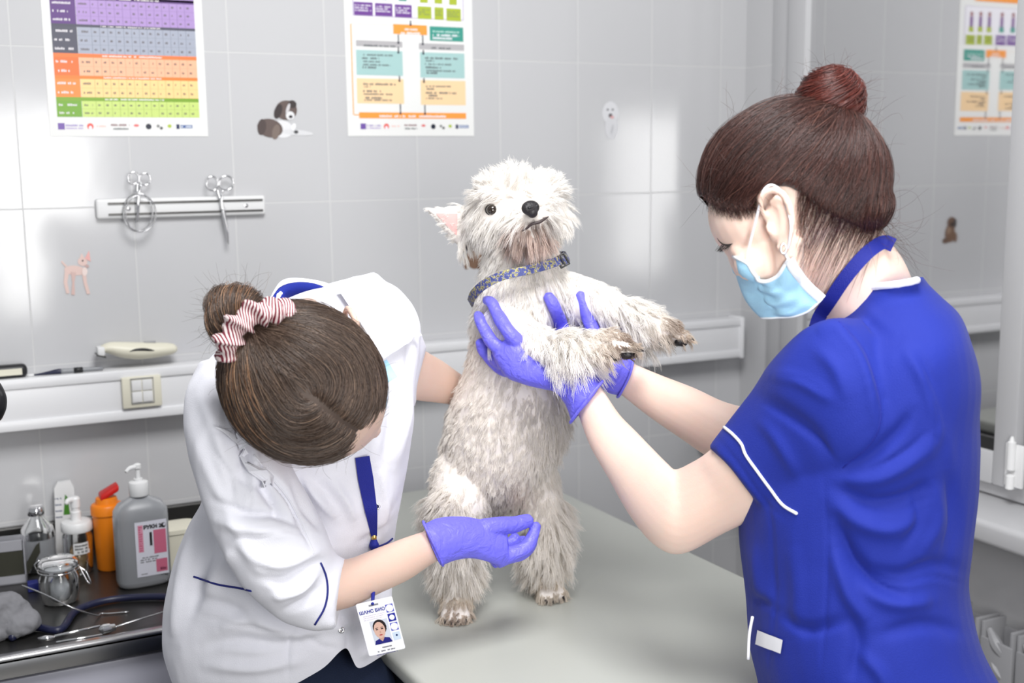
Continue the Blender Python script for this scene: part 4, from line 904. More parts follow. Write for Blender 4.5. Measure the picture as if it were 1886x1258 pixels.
# arms, underlying torso
armN = [(1560, 660, 1620, 770, 1.34, .035), (1460, 710, 1535, 845, 1.335, .040), (1380, 770, 1455, 915, 1.35, .047), (1308, 832, 1392, 950, 1.385, .046), (1278, 852, 1330, 980, 1.41, .044), (1246, 866, 1255, 1018, 1.435, .042), (1232, 856, 1205, 1003, 1.45, .041), (1204, 828, 1160, 950, 1.485, .040), (1172, 795, 1120, 880, 1.53, .037), (1140, 762, 1086, 820, 1.575, .032), (1106, 712, 1064, 762, 1.615, .026), (1082, 690, 1046, 735, 1.635, .025)]
g.append(loft(armN, n=26, k=5))
armF = [(1560, 670, 1620, 790, 1.47, .035), (1480, 740, 1500, 850, 1.53, .045), (1400, 752, 1400, 870, 1.56, .042), (1340, 742, 1320, 850, 1.585, .040), (1280, 715, 1250, 805, 1.62, .037), (1220, 692, 1192, 765, 1.65, .031), (1172, 672, 1145, 728, 1.68, .026), (1150, 662, 1120, 712, 1.69, .025)]
g.append(loft(armF, n=22, k=4))
g.append(loft([(1500, 720, 1770, 700, 1.38, .12), (1440, 860, 1780, 850, 1.38, .115), (1410, 1000, 1770, 1000, 1.38, .11), (1410, 1150, 1780, 1150, 1.38, .12)], k=3))
me = fuse(g, .0026, 4)
t1 = bvh(me); body1 = obj('body', me, M['skin'], w1r, smooth=True)

# scrub top
rowsT = [(1404, 1330, 1850, 1330, 1.38, .150), (1398, 1262, 1832, 1262, 1.38, .150), (1382, 1190, 1794, 1180, 1.38, .145), (1376, 1100, 1771, 1080, 1.38, .138), (1366, 1000, 1780, 1000, 1.38, .136), (1368, 900, 1785, 890, 1.38, .140), (1400, 810, 1786, 790, 1.38, .150), (1440, 730, 1784, 700, 1.38, .155), (1475, 665, 1768, 635, 1.38, .150), (1505, 618, 1752, 580, 1.385, .125), (1518, 598, 1722, 545, 1.385, .105), (1540, 572, 1702, 524, 1.38, .085), (1574, 531, 1690, 509, 1.37, .078)]
sg = [loft(rowsT, n=40, k=5)]
rowsS = [(1585, 585, 1640, 800, 1.30, .050), (1530, 588, 1625, 840, 1.285, .060), (1478, 612, 1580, 878, 1.295, .066), (1428, 662, 1532, 912, 1.315, .066), (1385, 725, 1495, 945, 1.34, .063), (1345, 778, 1470, 965, 1.36, .060), (1308, 824, 1440, 982, 1.375, .056)]
sg.append(loft(rowsS, n=32, k=5))
sg.append(loft([(1600, 600, 1660, 780, 1.49, .05), (1500, 640, 1560, 850, 1.52, .06), (1420, 700, 1470, 870, 1.55, .056), (1385, 735, 1395, 870, 1.57, .05)], n=24, k=4))
sm = fuse(sg, .0036, 5)
wavy(sm, .0022, 26, 11, 3)
F1 = []
def f(p, a, w): F1.append((p, a/1000*(1.5 if abs(a) > 2.2 else 1), w))
# armhole seam and big drapes
f([(1545, 590), (1590, 640), (1617, 710), (1626, 770), (1606, 820), (1545, 868)], -2.0, 4); f([(1535, 596), (1580, 650), (1603, 720), (1608, 775)], 2.5, 9)
f([(1405, 905), (1420, 960), (1425, 1050), (1428, 1120), (1412, 1258)], -1.6, 4); f([(1518, 880), (1524, 1000), (1522, 1100), (1510, 1258)], -1.8, 4)
f([(1545, 868), (1600, 845), (1650, 800), (1680, 760)], -5, 11); f([(1550, 885), (1620, 880), (1690, 840), (1720, 800)], 5, 14); f([(1545, 900), (1600, 925), (1660, 920), (1720, 890)], -6, 14); f([(1530, 920), (1580, 960), (1640, 975), (1700, 950)], 5, 15)
f([(1540, 960), (1570, 1030), (1620, 1080), (1680, 1100)], -7, 16); f([(1535, 1010), (1560, 1090), (1600, 1150)], 5, 14); f([(1600, 1050), (1660, 1060), (1720, 1040), (1770, 1050)], -5, 13); f([(1590, 1085), (1650, 1110), (1720, 1105)], 5, 14)
f([(1620, 1170), (1700, 1150), (1770, 1165)], -4, 13); f([(1580, 1200), (1620, 1240), (1640, 1290)], 4, 13)
f([(1665, 640), (1700, 700), (1722, 770), (1712, 850)], 4, 12); f([(1690, 640), (1722, 720), (1738, 790)], -3, 10); f([(1640, 580), (1690, 640), (1725, 720), (1760, 900)], 2, 12)
f([(1745, 860), (1760, 960), (1740, 1040)], -3, 12); f([(1720, 880), (1728, 960), (1700, 1020)], 3, 11); f([(1690, 900), (1690, 960), (1660, 1010)], -3, 10)
f([(1420, 690), (1470, 700), (1540, 740)], 3, 12); f([(1405, 735), (1450, 760), (1500, 800), (1530, 850)], -3, 13); f([(1500, 640), (1540, 680), (1560, 740)], 3, 14); f([(1395, 770), (1430, 810), (1470, 880)], 2.5, 12)
f([(1590, 560), (1620, 590), (1660, 620)], 2, 12); f([(1500, 610), (1530, 600), (1570, 600)], 3, 12)
f([(1385, 1000), (1400, 1080), (1430, 1130)], 4, 16); f([(1460, 1000), (1470, 1100), (1460, 1180)], 3, 16); f([(1375, 1110), (1400, 1105), (1425, 1120)], -4, 10); f([(1440, 1130), (1490, 1160), (1560, 1140)], -4, 12); f([(1560, 1130), (1580, 1180), (1570, 1258)], -5, 14)
f([(1320, 805), (1365, 862), (1410, 925), (1455, 962)], -1.2, 4)
for p, a, w in (([(1550, 872), (1610, 862), (1670, 828), (1712, 790)], -3, 4), ([(1548, 905), (1600, 935), (1660, 940), (1715, 915)], -3, 4), ([(1540, 965), (1575, 1040), (1625, 1085), (1690, 1105)], -3.5, 5), ([(1600, 1060), (1660, 1075), (1720, 1062), (1772, 1075)], -3, 4), ([(1440, 1140), (1490, 1165), (1560, 1150)], -3, 4), ([(1408, 745), (1455, 775), (1505, 812), (1540, 850)], -3, 5), ([(1700, 700), (1722, 760), (1716, 830)], -3, 5), ([(1745, 880), (1752, 960), (1735, 1020)], -2.5, 5), ([(1430, 690), (1480, 700), (1530, 730)], -2, 5)): F1.append((p, a/1000, w))
folds(sm, F1)
ts = bvh(sm); obj('scrub_top', sm, M['scrub'], w1r, smooth=True)
pts_ = surf_line(ts, [(1334, 787), (1350, 800), (1366, 818), (1374, 838), (1395, 868), (1420, 902), (1442, 930), (1468, 946)], .0004, None, 6)
obj('sleeve_piping', tube(pts_, .0019, n=8, k=1, smooth=False), M['pipe_white'], w1r, smooth=True)
pts_ = surf_line(ts, [(1580, 534), (1600, 531), (1630, 527), (1660, 522), (1688, 516)], .0012, 1.30, 5)
obj('neck_trim', tube(pts_, .0042, n=10, k=1, smooth=False), M['pipe_white'], w1r, smooth=True)
obj('sleeve_seam', tube(surf_line(ts, [(1545, 592), (1588, 640), (1614, 710), (1622, 770), (1603, 818), (1552, 862)], -.0002), .0009, n=6, smooth=False), M['strap'], w1r, smooth=True)
obj('pocket_tag', quadpatch(ts, [(1398, 1160), (1444, 1178), (1440, 1203), (1394, 1186)], 6, 4, .0022), M['pipe_white'], w1r, smooth=True)
obj('hem_piping', tube([P(1386, 1136, 1.34), P(1380, 1170, 1.34), P(1378, 1214, 1.34)], .0018, n=8), M['pipe_white'], w1r, smooth=True)
# trousers and shoes
lg = []
for px_, Y_ in ((1540, 1.30), (1650, 1.46)):
    h = P(px_, 1300, Y_); b = np.array([h[0], h[1], .09]); lg.append(tube([h, (h+b)/2+np.array([.0, .0, .02]), b], [.085, .062, .05], n=20))
lg.append(ell(P(1610, 1330, 1.38), (.13, .16, .12), np.array([RT, FH, [0, 0, 1]]).T))
obj('trousers', fuse(lg, .008, 4), M['scrub'], w1r, smooth=True)
for px_, Y_ in ((1540, 1.30), (1650, 1.46)):
    h = P(px_, 1300, Y_); c = np.array([h[0], h[1], .036]); obj('shoe', ell(c-RT*.05, (.13, .045, .0355), np.array([RT, FH, [0, 0, 1]]).T), M['white'], w1r, smooth=True)

# ---- gloves
def glove(name, geos, tree_parent, label=None, vox=.0016, wrinkle=.0007, seed=3):
    me = fuse(geos, vox, 3); wavy(me, wrinkle, 95, seed, 3); o = obj(name, me, M['glove'], tree_parent, smooth=True, label=label); GLOVES.append(o); return o
def dh(px, py, off, Y): h = hit(dtree, px, py, off, Y); return h
def fing(pts, r): return tube(pts, r, n=14, k=5)
g = [loft([(1110, 702, 1052, 776, 1.618, .032), (1092, 690, 1040, 744, 1.628, .031), (1068, 684, 1022, 722, 1.640, .029), (1040, 676, 1000, 716, 1.650, .027), (1010, 660, 965, 708, 1.655, .024), (985, 640, 935, 697, 1.665, .022), (962, 622, 915, 672, 1.675, .019), (945, 612, 905, 650, 1.684, .015)], n=26, k=5)]
def dd(px, py, off, Y): 
    h = hit(dtree, px, py, off, None); return h if h is not None else P(px, py, Y)
g += [fing([P(965, 640, 1.672), dd(945, 618, .010, 1.69), dd(925, 590, .010, 1.70), dd(910, 566, .010, 1.72), dd(905, 554, .009, 1.73)], [.013, .0105, .0098, .0088, .0070]),
      fing([P(945, 655, 1.675), dd(920, 632, .010, 1.70), dd(902, 608, .010, 1.72), dd(892, 590, .009, 1.735), dd(889, 580, .008, 1.74)], [.012, .0100, .0092, .0084, .0066]),
      fing([P(935, 672, 1.675), dd(915, 658, .010, 1.70), dd(900, 638, .010, 1.72), dd(894, 624, .009, 1.735)], [.012, .0096, .0088, .0068]),
      fing([P(950, 685, 1.675), dd(925, 678, .009, 1.70), dd(908, 662, .009, 1.72), dd(902, 650, .009, 1.73)], [.0115, .0092, .0082, .0064]),
      fing([P(1040, 690, 1.655), P(1035, 655, 1.690), dd(1026, 600, .009, 1.70), dd(1014, 565, .009, 1.705), dd(1003, 545, .009, 1.71)], [.014, .0125, .0110, .0100, .0078])]
o = glove('glove', g, w1r); tg = bvh_obj(o)
obj('glove_cuff', tube([P(1110, 702, 1.60), P(1098, 716, 1.585), P(1075, 745, 1.583), P(1052, 776, 1.60), P(1056, 772, 1.64), P(1080, 742, 1.652), P(1104, 708, 1.64)], .0022, n=8, close=True, cap=False), M['glove'], w1r, smooth=True)
# crisp stretch wrinkles at the wrist
g = [loft([(1170, 652, 1140, 728, 1.683, .032), (1150, 652, 1118, 722, 1.692, .032), (1122, 655, 1098, 705, 1.705, .028), (1098, 640, 1075, 690, 1.73, .026), (1078, 620, 1055, 672, 1.76, .022), (1062, 605, 1040, 650, 1.80, .018)], n=24, k=5),
     fing([P(1110, 660, 1.715), P(1096, 620, 1.735), P(1085, 590, 1.745), P(1075, 560, 1.750), P(1068, 540, 1.752)], [.014, .0125, .011, .0098, .0075])]
for k_, (a, b_) in enumerate(((600, 560), (622, 590), (645, 618), (665, 648))):
    g.append(fing([P(1065, a+18, 1.79), P(1040, a, 1.86), P(1000, b_, 1.90), P(965, b_-10, 1.905)], [.011, .010, .009, .007]))
o2 = glove('glove', g, w1r, seed=5)
obj('glove_cuff', tube([P(1168, 653, 1.66), P(1160, 690, 1.65), P(1142, 726, 1.66), P(1138, 728, 1.70), P(1155, 695, 1.712), P(1168, 655, 1.705)], .0020, n=8, close=True, cap=False), M['glove'], w1r, smooth=True)

# ---- mask
def coons(c0, c1, d0, d1, n=30, m=26):
    "c0(s),c1(s): top and bottom; d0(t),d1(t): mid and side"
    G_ = np.zeros((n+1, m+1, 2))
    for i in range(n+1):
        for j in range(m+1):
            s, t = i/n, j/m
            G_[i, j] = (1-t)*c0(s)+t*c1(s)+(1-s)*d0(t)+s*d1(t)-((1-s)*(1-t)*c0(0)+s*(1-t)*c0(1)+(1-s)*t*c1(0)+s*t*c1(1))
    return G_
def curve(pts):
    q = smoothpath(np.array(pts, float), 10); L_ = np.concatenate([[0], np.cumsum(np.linalg.norm(np.diff(q, axis=0), axis=1))]); L_ /= L_[-1]
    return lambda s: np.array([np.interp(s, L_, q[:, k]) for k in range(q.shape[1])])
def lc(s): return .062*math.sin(min(1, s)*PI/2)**.75 if s > 0 else 0
topc, botc = curve([(1360, 467), (1377, 484), (1392, 508), (1412, 517), (1432, 508), (1444, 490), (1451, 478)]), curve([(1412, 580), (1440, 584), (1466, 581), (1490, 572), (1513, 551)])
midc, sidc = curve([(1360, 467), (1364, 493), (1371, 518), (1382, 545), (1397, 566), (1412, 580)]), curve([(1451, 478), (1466, 500), (1486, 526), (1513, 551)])
near_ = {}; G2 = coons(topc, botc, midc, sidc); n_, m_ = 30, 26; V = []
rsm = np.random.default_rng(2)
for s_side in (1, -1):
    for i in range(n_+1):
        for j in range(m_+1):
            s, t_ = i/n_, j/m_; p = HL(G2[i, j, 0], G2[i, j, 1], s_side*lc(s)*(1-.25*t_))
            if s_side < 0:
                p0 = HL(G2[i, j, 0], G2[i, j, 1], lc(s)*(1-.25*t_)); p = p0-hl1*2*lc(s)*(1-.25*t_)
            pl_ = .0018*math.sin(t_*PI*7+s*2)*math.sin(PI*min(1, s*1.1+.05))+.0022*math.sin(s*9+t_*4)*math.sin(PI*t_)+.002*math.sin(s*16-t_*6)*s*(1-s)*2
            nrm = (hf1*(1-s)*.8+hl1*s_side*s); V.append(p+nrm/np.linalg.norm(nrm)*(pl_+.002))
            if s_side > 0:
                h_ = hit(t1, G2[i, j, 0], G2[i, j, 1], 0, None)
                if h_ is not None and (h_-V[-1])@FW < .003: V[-1] = h_-FW*(.0035+abs(pl_)*.5)+hf1*.001
                w_m = max(0, 1-s/.2); V[-1] = V[-1]*(1-w_m)+(HL(G2[i, j, 0], G2[i, j, 1], lc(s)*.8)+hf1*.0075)*w_m
                xx_, yy_ = proj(V[-1][None]); h_ = hit(t1, float(xx_[0]), float(yy_[0]), 0, None)
                if h_ is not None and (h_-V[-1])@FW < .0035: V[-1] = h_-FW*.0045
                near_[(i, j)] = V[-1]
            else:
                q_ = near_[(i, j)]; dq = (q_-HC)@hl1; V[-1] = q_-hl1*2*dq if dq > 0 else q_
    # mirrored half shares the middle row by position
nv = (n_+1)*(m_+1); F = []
for h in (0, 1):
    for i in range(n_):
        for j in range(m_): a = h*nv+i*(m_+1)+j; b_ = a+m_+1; F.append((a, b_, b_+1, a+1) if h == 0 else (a, a+1, b_+1, b_))
bm = bmesh.new(); vs = [bm.verts.new(tuple(v)) for v in V]; [bm.faces.new([vs[i] for i in q]) for q in F]
bmesh.ops.remove_doubles(bm, verts=bm.verts[:], dist=.0004); bmesh.ops.recalc_face_normals(bm, faces=bm.faces[:]); bmesh.ops.solidify(bm, geom=bm.faces[:], thickness=.0012)
V = np.array(V)
msk = obj('face_mask', bm, M['maskblue'], w1r, smooth=True)
def gi(i, j, h=0): return V[h*nv+i*(m_+1)+j]
edge = [gi(i, 0) for i in range(0, n_+1, 2)]; obj('mask_edge', tube(edge, .0022, n=8, k=2), M['maskwhite'], msk, smooth=True)
edge = [gi(n_, j) for j in range(0, m_+1, 2)]
obj('mask_edge', ribbon(np.array(edge), [hl1*.8-FW*.4]*len(edge), .011, .0018), M['maskwhite'], msk, smooth=True)
edge = [gi(i, m_) for i in range(0, n_+1, 2)]; obj('mask_edge', tube(edge, .0014, n=8, k=2), M['maskwhite'], msk, smooth=True)
obj('ear_loop', tube([gi(5, 0), HL(1380, 455, .060), HL(1390, 415, .072), HL(1400, 375, .084), HL(1406, 352, .086), HL(1420, 341, .085), HL(1438, 352, .084), HL(1449, 382, .092), HL(1457, 412, .098), HL(1453, 450, .088), HL(1447, 468, .075), gi(n_, 1)], .0016, n=8, k=5), M['pipe_white'], msk, smooth=True)
# ring in the lobe
obj('earring', tube([HL(1443+5*math.cos(q), 458+9*math.sin(q), .086) for q in np.linspace(0, 2*PI, 15)], .0012, n=8, smooth=False, close=True, cap=False), M['chrome'], w1r, smooth=True)
# eyelashes and brow
rs = np.random.default_rng(4); q = []
for s in (1, -1):
    lid = []
    for x_, y_ in ((1321, 438), (1326, 445), (1333, 450), (1341, 451), (1349, 449)):
        h = hit(t1, x_, y_, .0003, None)
        if h is None: h = HL(x_, y_, .03)
        if s < 0: h = h-hl1*2*((h-HC)@hl1)
        lid.append(h)
    obj('eyelid_line', tube(lid, [.0002, .0006, .0008, .0009, .0004], n=6, k=4), M['lash'], w1r, smooth=True)
    lidc = smoothpath(lid, 4)
    for i in range(34):
        p0 = lidc[int(len(lidc)*(.45+.54*rs.random()))-1]; d = -UP*.75-RT*.35+hf1*.45+rs.normal(size=3)*.16; d /= np.linalg.norm(d)
        q.append([p0+d*.0085*t_-UP*.0018*0+hf1*.0015*t_*t_ for t_ in np.linspace(0, 1, 5)])
strands('eyelashes', np.array(q), .00026, .15, M['lash'], w1r)

# ---- hair
ax_ = RT-hl1*(RT@hl1); ax_ /= np.linalg.norm(ax_); RH = np.array([ax_, hl1, np.cross(ax_, hl1)]).T
hb = fuse([ell(HL(1460, 335), (.1070, .083, .0930), RH@np.array([[math.cos(.14), 0, math.sin(.14)], [0, 1, 0], [-math.sin(.14), 0, math.cos(.14)]]), 32, 20), ell(HL(1578, 380), (.038, .050, .034), RH), ell(HL(1522, 232), (.026, .030, .020), RH)], .003, 8)
# hairline: trim everything in front of / below it, the same on both sides
Vh = mverts(hb); dl = (Vh-HC)@hl1; Vm = Vh.copy(); Vm[dl < 0] = Vh[dl < 0]-2*dl[dl < 0][:, None]*hl1; hx, hy = proj(Vm)
HLX = [1270, 1296, 1312, 1345, 1385, 1400, 1425, 1452, 1480, 1510, 1540, 1565, 1590, 1640, 1700]; HLY = [362, 366, 380, 392, 388, 352, 344, 346, 362, 385, 402, 414, 424, 430, 430]
bad = hy > np.interp(hx, HLX, HLY)
trim_mesh(hb, bad)
hair = obj('hair', hb, M['hairbase1'], w1r, smooth=True); th1 = bvh_obj(hair); hbw = mverts(hair.data)+np.array(w1r.location)
bunc = HL(1528, 186); bunbase = HL(1530, 236)
def d1(p, n): d = bunbase-p; return d/(np.linalg.norm(d)+1e-6)
rs = np.random.default_rng(21); seeds = hbw[rs.integers(0, len(hbw), 11000)]
# more roots along the hairline
ed_ = hbw[(np.abs(proj(np.where(((hbw-HC)@hl1)[:, None] < 0, hbw-2*((hbw-HC)@hl1)[:, None]*hl1, hbw))[1]-np.interp(proj(hbw)[0], HLX, HLY)) < 10)]
seeds = np.vstack([seeds, ed_[rs.integers(0, len(ed_), 1800)]])
strands('hair_strands', flow_strands(th1, seeds, d1, .085, 12, rs, .0012, .0018), .00027, .35, M['hair1'], hair)['kind'] = 'stuff'
hv_ = mverts(hair.data)+np.array(w1r.location); bv_ = mverts(body1.data)+np.array(w1r.location)
tcmb = BVHTree.FromPolygons([tuple(v) for v in np.vstack([bv_, hv_])], [tuple(p.vertices) for p in body1.data.polygons]+[tuple(i+len(bv_) for i in p.vertices) for p in hair.data.polygons])
# wisps under the hairline on temple and nape (thin, over skin)
q = []
for i in range(1150):
    if i < 700: x0 = rs.uniform(1475, 1640); y0 = np.interp(x0, HLX, HLY)-rs.uniform(20, 60); u_ = rs.random()**2.5; x1, y1 = max(1468, x0-14-60*u_+rs.normal()*8), np.interp(x0, HLX, HLY)+10+120*u_
    else: x0 = rs.uniform(1300, 1392); y0 = np.interp(x0, HLX, HLY)-rs.uniform(8, 30); x1, y1 = x0+rs.uniform(-14, 20), np.interp(x0, HLX, HLY)+rs.uniform(2, 18)
    l_ = []
    for t_ in np.linspace(0, 1, 7):
        h = hit(tcmb, x0+(x1-x0)*t_+5*math.sin(3*t_+i), y0+(y1-y0)*t_, .0012+.002*math.sin(PI*t_)*rs.random(), None)
        if h is None: break
        l_.append(h)
    if len(l_) == 7: q.append(l_)
strands('nape_wisps', np.array(q), .00016, .2, M['hair1'], hair)['kind'] = 'stuff'
# bun
bm_ = fuse([ell(bunc, (.037, .035, .034), R1), ell(HL(1520, 205), (.031, .030, .022), R1), ell(HL(1545, 200), (.026, .028, .024), R1)], .002, 5)
bun = obj('hair_bun', bm_, M['hairbase1'], w1r, smooth=True); tb1 = bvh_obj(bun) if False else BVHTree.FromPolygons([tuple(v+np.array(w1r.location)) for v in mverts(bun.data)], [tuple(p.vertices) for p in bun.data.polygons])
bw = mverts(bun.data)+np.array(w1r.location); axb = hu1*.75+RT*.35-FW*.25; axb /= np.linalg.norm(axb)
def d2(p, n): return np.cross(axb, p-bunc)/(.03)+axb*.55
strands('bun_strands', flow_strands(tb1, bw[rs.integers(0, len(bw), 2600)], d2, .06, 12, rs, .0010, .0022), .00036, .35, M['hair1b'], bun)['kind'] = 'stuff'
obj('hair_tie', tube([HL(1563, 205, .012), HL(1565, 212, .014), HL(1561, 219, .014)], .0022, n=8), mat('yellow_elastic', srgb(225, 240, 50), .5), w1r, smooth=True)
i_ = rs.integers(0, len(hbw), 330); nrm_ = (hbw[i_]-HC); nrm_ /= np.linalg.norm(nrm_, axis=1)[:, None]
fl = flyaways(hbw[i_], nrm_*.5+np.array([d1(p, None) for p in hbw[i_]])*.7+rs.normal(size=(330, 3))*.35, .045, 9, rs, .22)
i_ = rs.integers(0, len(bw), 170); nrm_ = bw[i_]-bunc; fl2 = flyaways(bw[i_], nrm_/np.linalg.norm(nrm_, axis=1)[:, None]+rs.normal(size=(170, 3))*.4, .028, 9, rs, .25)
st = np.array([HL(rs.uniform(1590, 1632), rs.uniform(380, 440), rs.uniform(-.04, .04)) for _ in range(70)]); fl3 = flyaways(st, RT*rs.uniform(.5, 1.2, (70, 1))-UP*rs.uniform(.2, 1.2, (70, 1))+rs.normal(size=(70, 3))*.25, .075, 9, rs, .3)
strands('flyaway_hair', np.vstack([fl, fl2, fl3]), .00011, .4, M['hair1'], hair)['kind'] = 'stuff'

# ---- lanyard
pa = [(1646, 452), (1622, 448), (1598, 462), (1575, 486), (1553, 515), (1532, 550), (1515, 580), (1502, 604)]
p_ = smoothpath(np.array([dd2 for dd2 in [(*(lambda h: h if h is not None else P(x, y, 1.32))(hit(t1, x, y, .004, None)),) for x, y in pa]]), 4)
p_[-5:] = p_[-5:]
N_ = [(CAM-q)/np.linalg.norm(CAM-q) for q in p_]
lan = obj('lanyard', ribbon(p_, N_, .0155, .0014), M['strap'], smooth=True, angle=.6, loc=p_[-1]); tag(lan, 'blue ribbed lanyard strap round the neck of the woman in blue scrubs', 'lanyard')

# ================================================================ woman in white coat
w2r = thing('person', 'woman in white coat with brown bun bending down and examining the dog', 'person', np.array([*P(520, 1200, 1.60)[:2], 0]))
H2 = P(570, 712, 1.37)
f2 = RT*.72-UP*.62+FW*.28; f2 /= np.linalg.norm(f2); u2 = -FW*.95+UP*.08; u2 -= f2*(u2@f2); u2 /= np.linalg.norm(u2); l2 = np.cross(u2, f2); R2_ = np.array([f2, l2, u2]).T
def H2p(a, b, c): return H2+f2*a+l2*b+u2*c
g = [ell(H2p(0, 0, 0), (.098, .080, .098), R2_, 28, 18), ell(H2p(.060, 0, -.055), (.040, .060, .075), R2_), ell(H2p(.062, 0, -.11), (.030, .034, .03), R2_), tube([H2p(.097, 0, -.045), H2p(.112, 0, -.085)], [.008, .014]),
     tube([H2p(.085, .035, -.03), H2p(.092, 0, -.028), H2p(.085, -.035, -.03)], [.008, .008, .008]),
     tube([H2p(.01, .058, -.07), H2p(.035, .048, -.11), H2p(.06, .015, -.13)], [.018, .016, .016]), tube([H2p(.01, -.058, -.07), H2p(.035, -.048, -.11), H2p(.06, -.015, -.13)], [.018, .016, .016])]
for s in (1, -1):
    g.append(tube([H2p(.012, s*.078, -.045), H2p(.006, s*.088, -.028), H2p(-.006, s*.096, -.028), H2p(-.016, s*.100, -.045), H2p(-.014, s*.096, -.066), H2p(-.004, s*.084, -.082)], [.003, .004, .0045, .0045, .004, .005], n=10)); g.append(ell(H2p(-.004, s*.086, -.055), (.012, .006, .02), R2_, 12, 8))
nk = P(588, 602, 1.585)
g += [tube([H2p(-.035, 0, -.05), (H2p(-.05, 0, -.08)+nk)/2, nk, P(570, 650, 1.62)], [.056, .045, .042, .055], n=22)]
g += [loft([(560, 540, 690, 540, 1.64, .05), (460, 640, 740, 620, 1.60, .09), (400, 740, 740, 720, 1.59, .10), (400, 860, 730, 850, 1.60, .10), (400, 1000, 700, 980, 1.62, .10), (380, 1150, 690, 1130, 1.62, .10)], k=3)]
arR = [(380, 740, 480, 690, 1.52, .045), (385, 850, 490, 830, 1.47, .046), (430, 970, 520, 910, 1.43, .045), (500, 1085, 575, 985, 1.42, .043), (560, 1125, 610, 1025, 1.425, .042), (640, 1117, 636, 1033, 1.445, .037), (700, 1090, 690, 1013, 1.475, .034), (755, 1065, 742, 993, 1.51, .029), (800, 1035, 786, 978, 1.545, .024), (830, 1025, 815, 968, 1.56, .023)]
g.append(loft(arR, n=24, k=5))
arL = [(690, 700, 720, 590, 1.64, .045), (735, 725, 745, 618, 1.68, .043), (768, 737, 776, 642, 1.72, .037), (806, 742, 815, 665, 1.78, .032), (838, 748, 850, 690, 1.84, .027), (880, 765, 890, 715, 1.91, .025)]
g.append(loft(arL, n=22, k=4))
me = fuse(g, .0028, 4); t2 = bvh(me); obj('body', me, M['skin2'], w2r, smooth=True)
# coat
cg = [loft([(572, 538, 680, 505, 1.66, .045), (520, 560, 735, 530, 1.64, .085), (448, 610, 770, 580, 1.61, .110), (385, 670, 775, 640, 1.59, .122), (358, 740, 766, 720, 1.58, .128), (352, 800, 764, 790, 1.58, .13), (366, 860, 750, 860, 1.59, .13), (378, 910, 737, 925, 1.60, .13), (352, 970, 727, 985, 1.61, .13), (325, 1030, 722, 1050, 1.61, .135), (306, 1110, 722, 1115, 1.61, .138), (304, 1175, 716, 1165, 1.61, .138), (318, 1225, 712, 1200, 1.61, .135), (334, 1262, 706, 1222, 1.61, .13)], n=44, k=5),
      loft([(372, 668, 470, 640, 1.53, .055), (350, 715, 485, 700, 1.49, .064), (348, 775, 505, 765, 1.455, .070), (354, 840, 520, 820, 1.435, .070), (372, 905, 540, 870, 1.42, .068), (402, 985, 568, 925, 1.405, .066), (450, 1075, 592, 975, 1.40, .064), (510, 1132, 606, 1010, 1.41, .060), (575, 1152, 618, 1030, 1.425, .056), (622, 1151, 634, 1034, 1.438, .050)], n=36, k=5),
      loft([(600, 560, 690, 500, 1.66, .06), (640, 660, 740, 545, 1.65, .062), (690, 730, 768, 592, 1.665, .06), (735, 748, 776, 622, 1.69, .055), (764, 748, 783, 640, 1.71, .05)], n=30, k=4),
      # lapels / collar
      ]
cme = fuse(cg, .0038, 5); wavy(cme, .0026, 26, 31, 3)
F2 = []
def f(p, a, w): F2.append((p, a/1000*1.9, w*.8))
f([(395, 920), (450, 945), (520, 950), (560, 975)], -5, 10); f([(400, 960), (460, 975), (540, 985)], 4, 12); f([(420, 870), (480, 900), (530, 950)], -3, 10)
f([(440, 1000), (500, 1040), (560, 1030), (600, 1010)], 4, 14); f([(470, 1060), (520, 1070), (570, 1040), (600, 1030)], -4, 11); f([(500, 1100), (550, 1085), (585, 1050)], 5, 11); f([(520, 1125), (560, 1110), (590, 1080)], -4, 9)
f([(350, 790), (380, 860), (430, 960), (470, 1040), (540, 1130)], 2, 14); f([(365, 720), (400, 800), (420, 880)], 3, 16); f([(430, 760), (450, 820), (445, 880)], -5, 13); f([(460, 800), (470, 860), (462, 930)], 4, 12)
f([(480, 880), (500, 920), (520, 960)], -6, 10); f([(500, 880), (525, 905), (545, 930), (565, 970)], -5, 7); f([(560, 880), (590, 920), (622, 955)], 7, 13); f([(540, 880), (560, 930), (600, 980)], -4, 12); f([(600, 870), (640, 930), (655, 960)], 4, 14); f([(470, 860), (520, 900), (545, 945), (575, 1010)], -3, 5)
f([(360, 1100), (420, 1120), (480, 1150)], -4, 14); f([(400, 1160), (460, 1140), (540, 1165), (600, 1160)], 5, 16); f([(370, 1190), (440, 1180), (520, 1190), (600, 1170)], -4, 14); f([(540, 1150), (530, 1200), (530, 1250)], -2, 6); f([(380, 1225), (470, 1230), (560, 1215)], 4, 13); f([(430, 1010), (400, 1060), (380, 1100)], 4, 16)
f([(365, 950), (345, 1020), (330, 1100), (320, 1180)], 5, 14); f([(395, 980), (370, 1060), (350, 1140)], -5, 14)
f([(730, 540), (765, 600), (758, 700), (748, 800)], 3, 10); f([(715, 700), (725, 760), (710, 850)], -4, 12); f([(740, 680), (745, 760), (730, 860)], 4, 12); f([(700, 860), (712, 930), (700, 990)], 4, 12); f([(660, 1000), (690, 985), (722, 960)], -3, 8)
f([(590, 1150), (640, 1150), (660, 1110)], 3, 14); f([(660, 1210), (690, 1190), (715, 1195)], 3, 12); f([(620, 1110), (640, 1170), (645, 1215)], -3, 6); f([(690, 570), (720, 600), (765, 630)], -3, 10); f([(640, 510), (700, 530), (740, 580)], 3, 12)
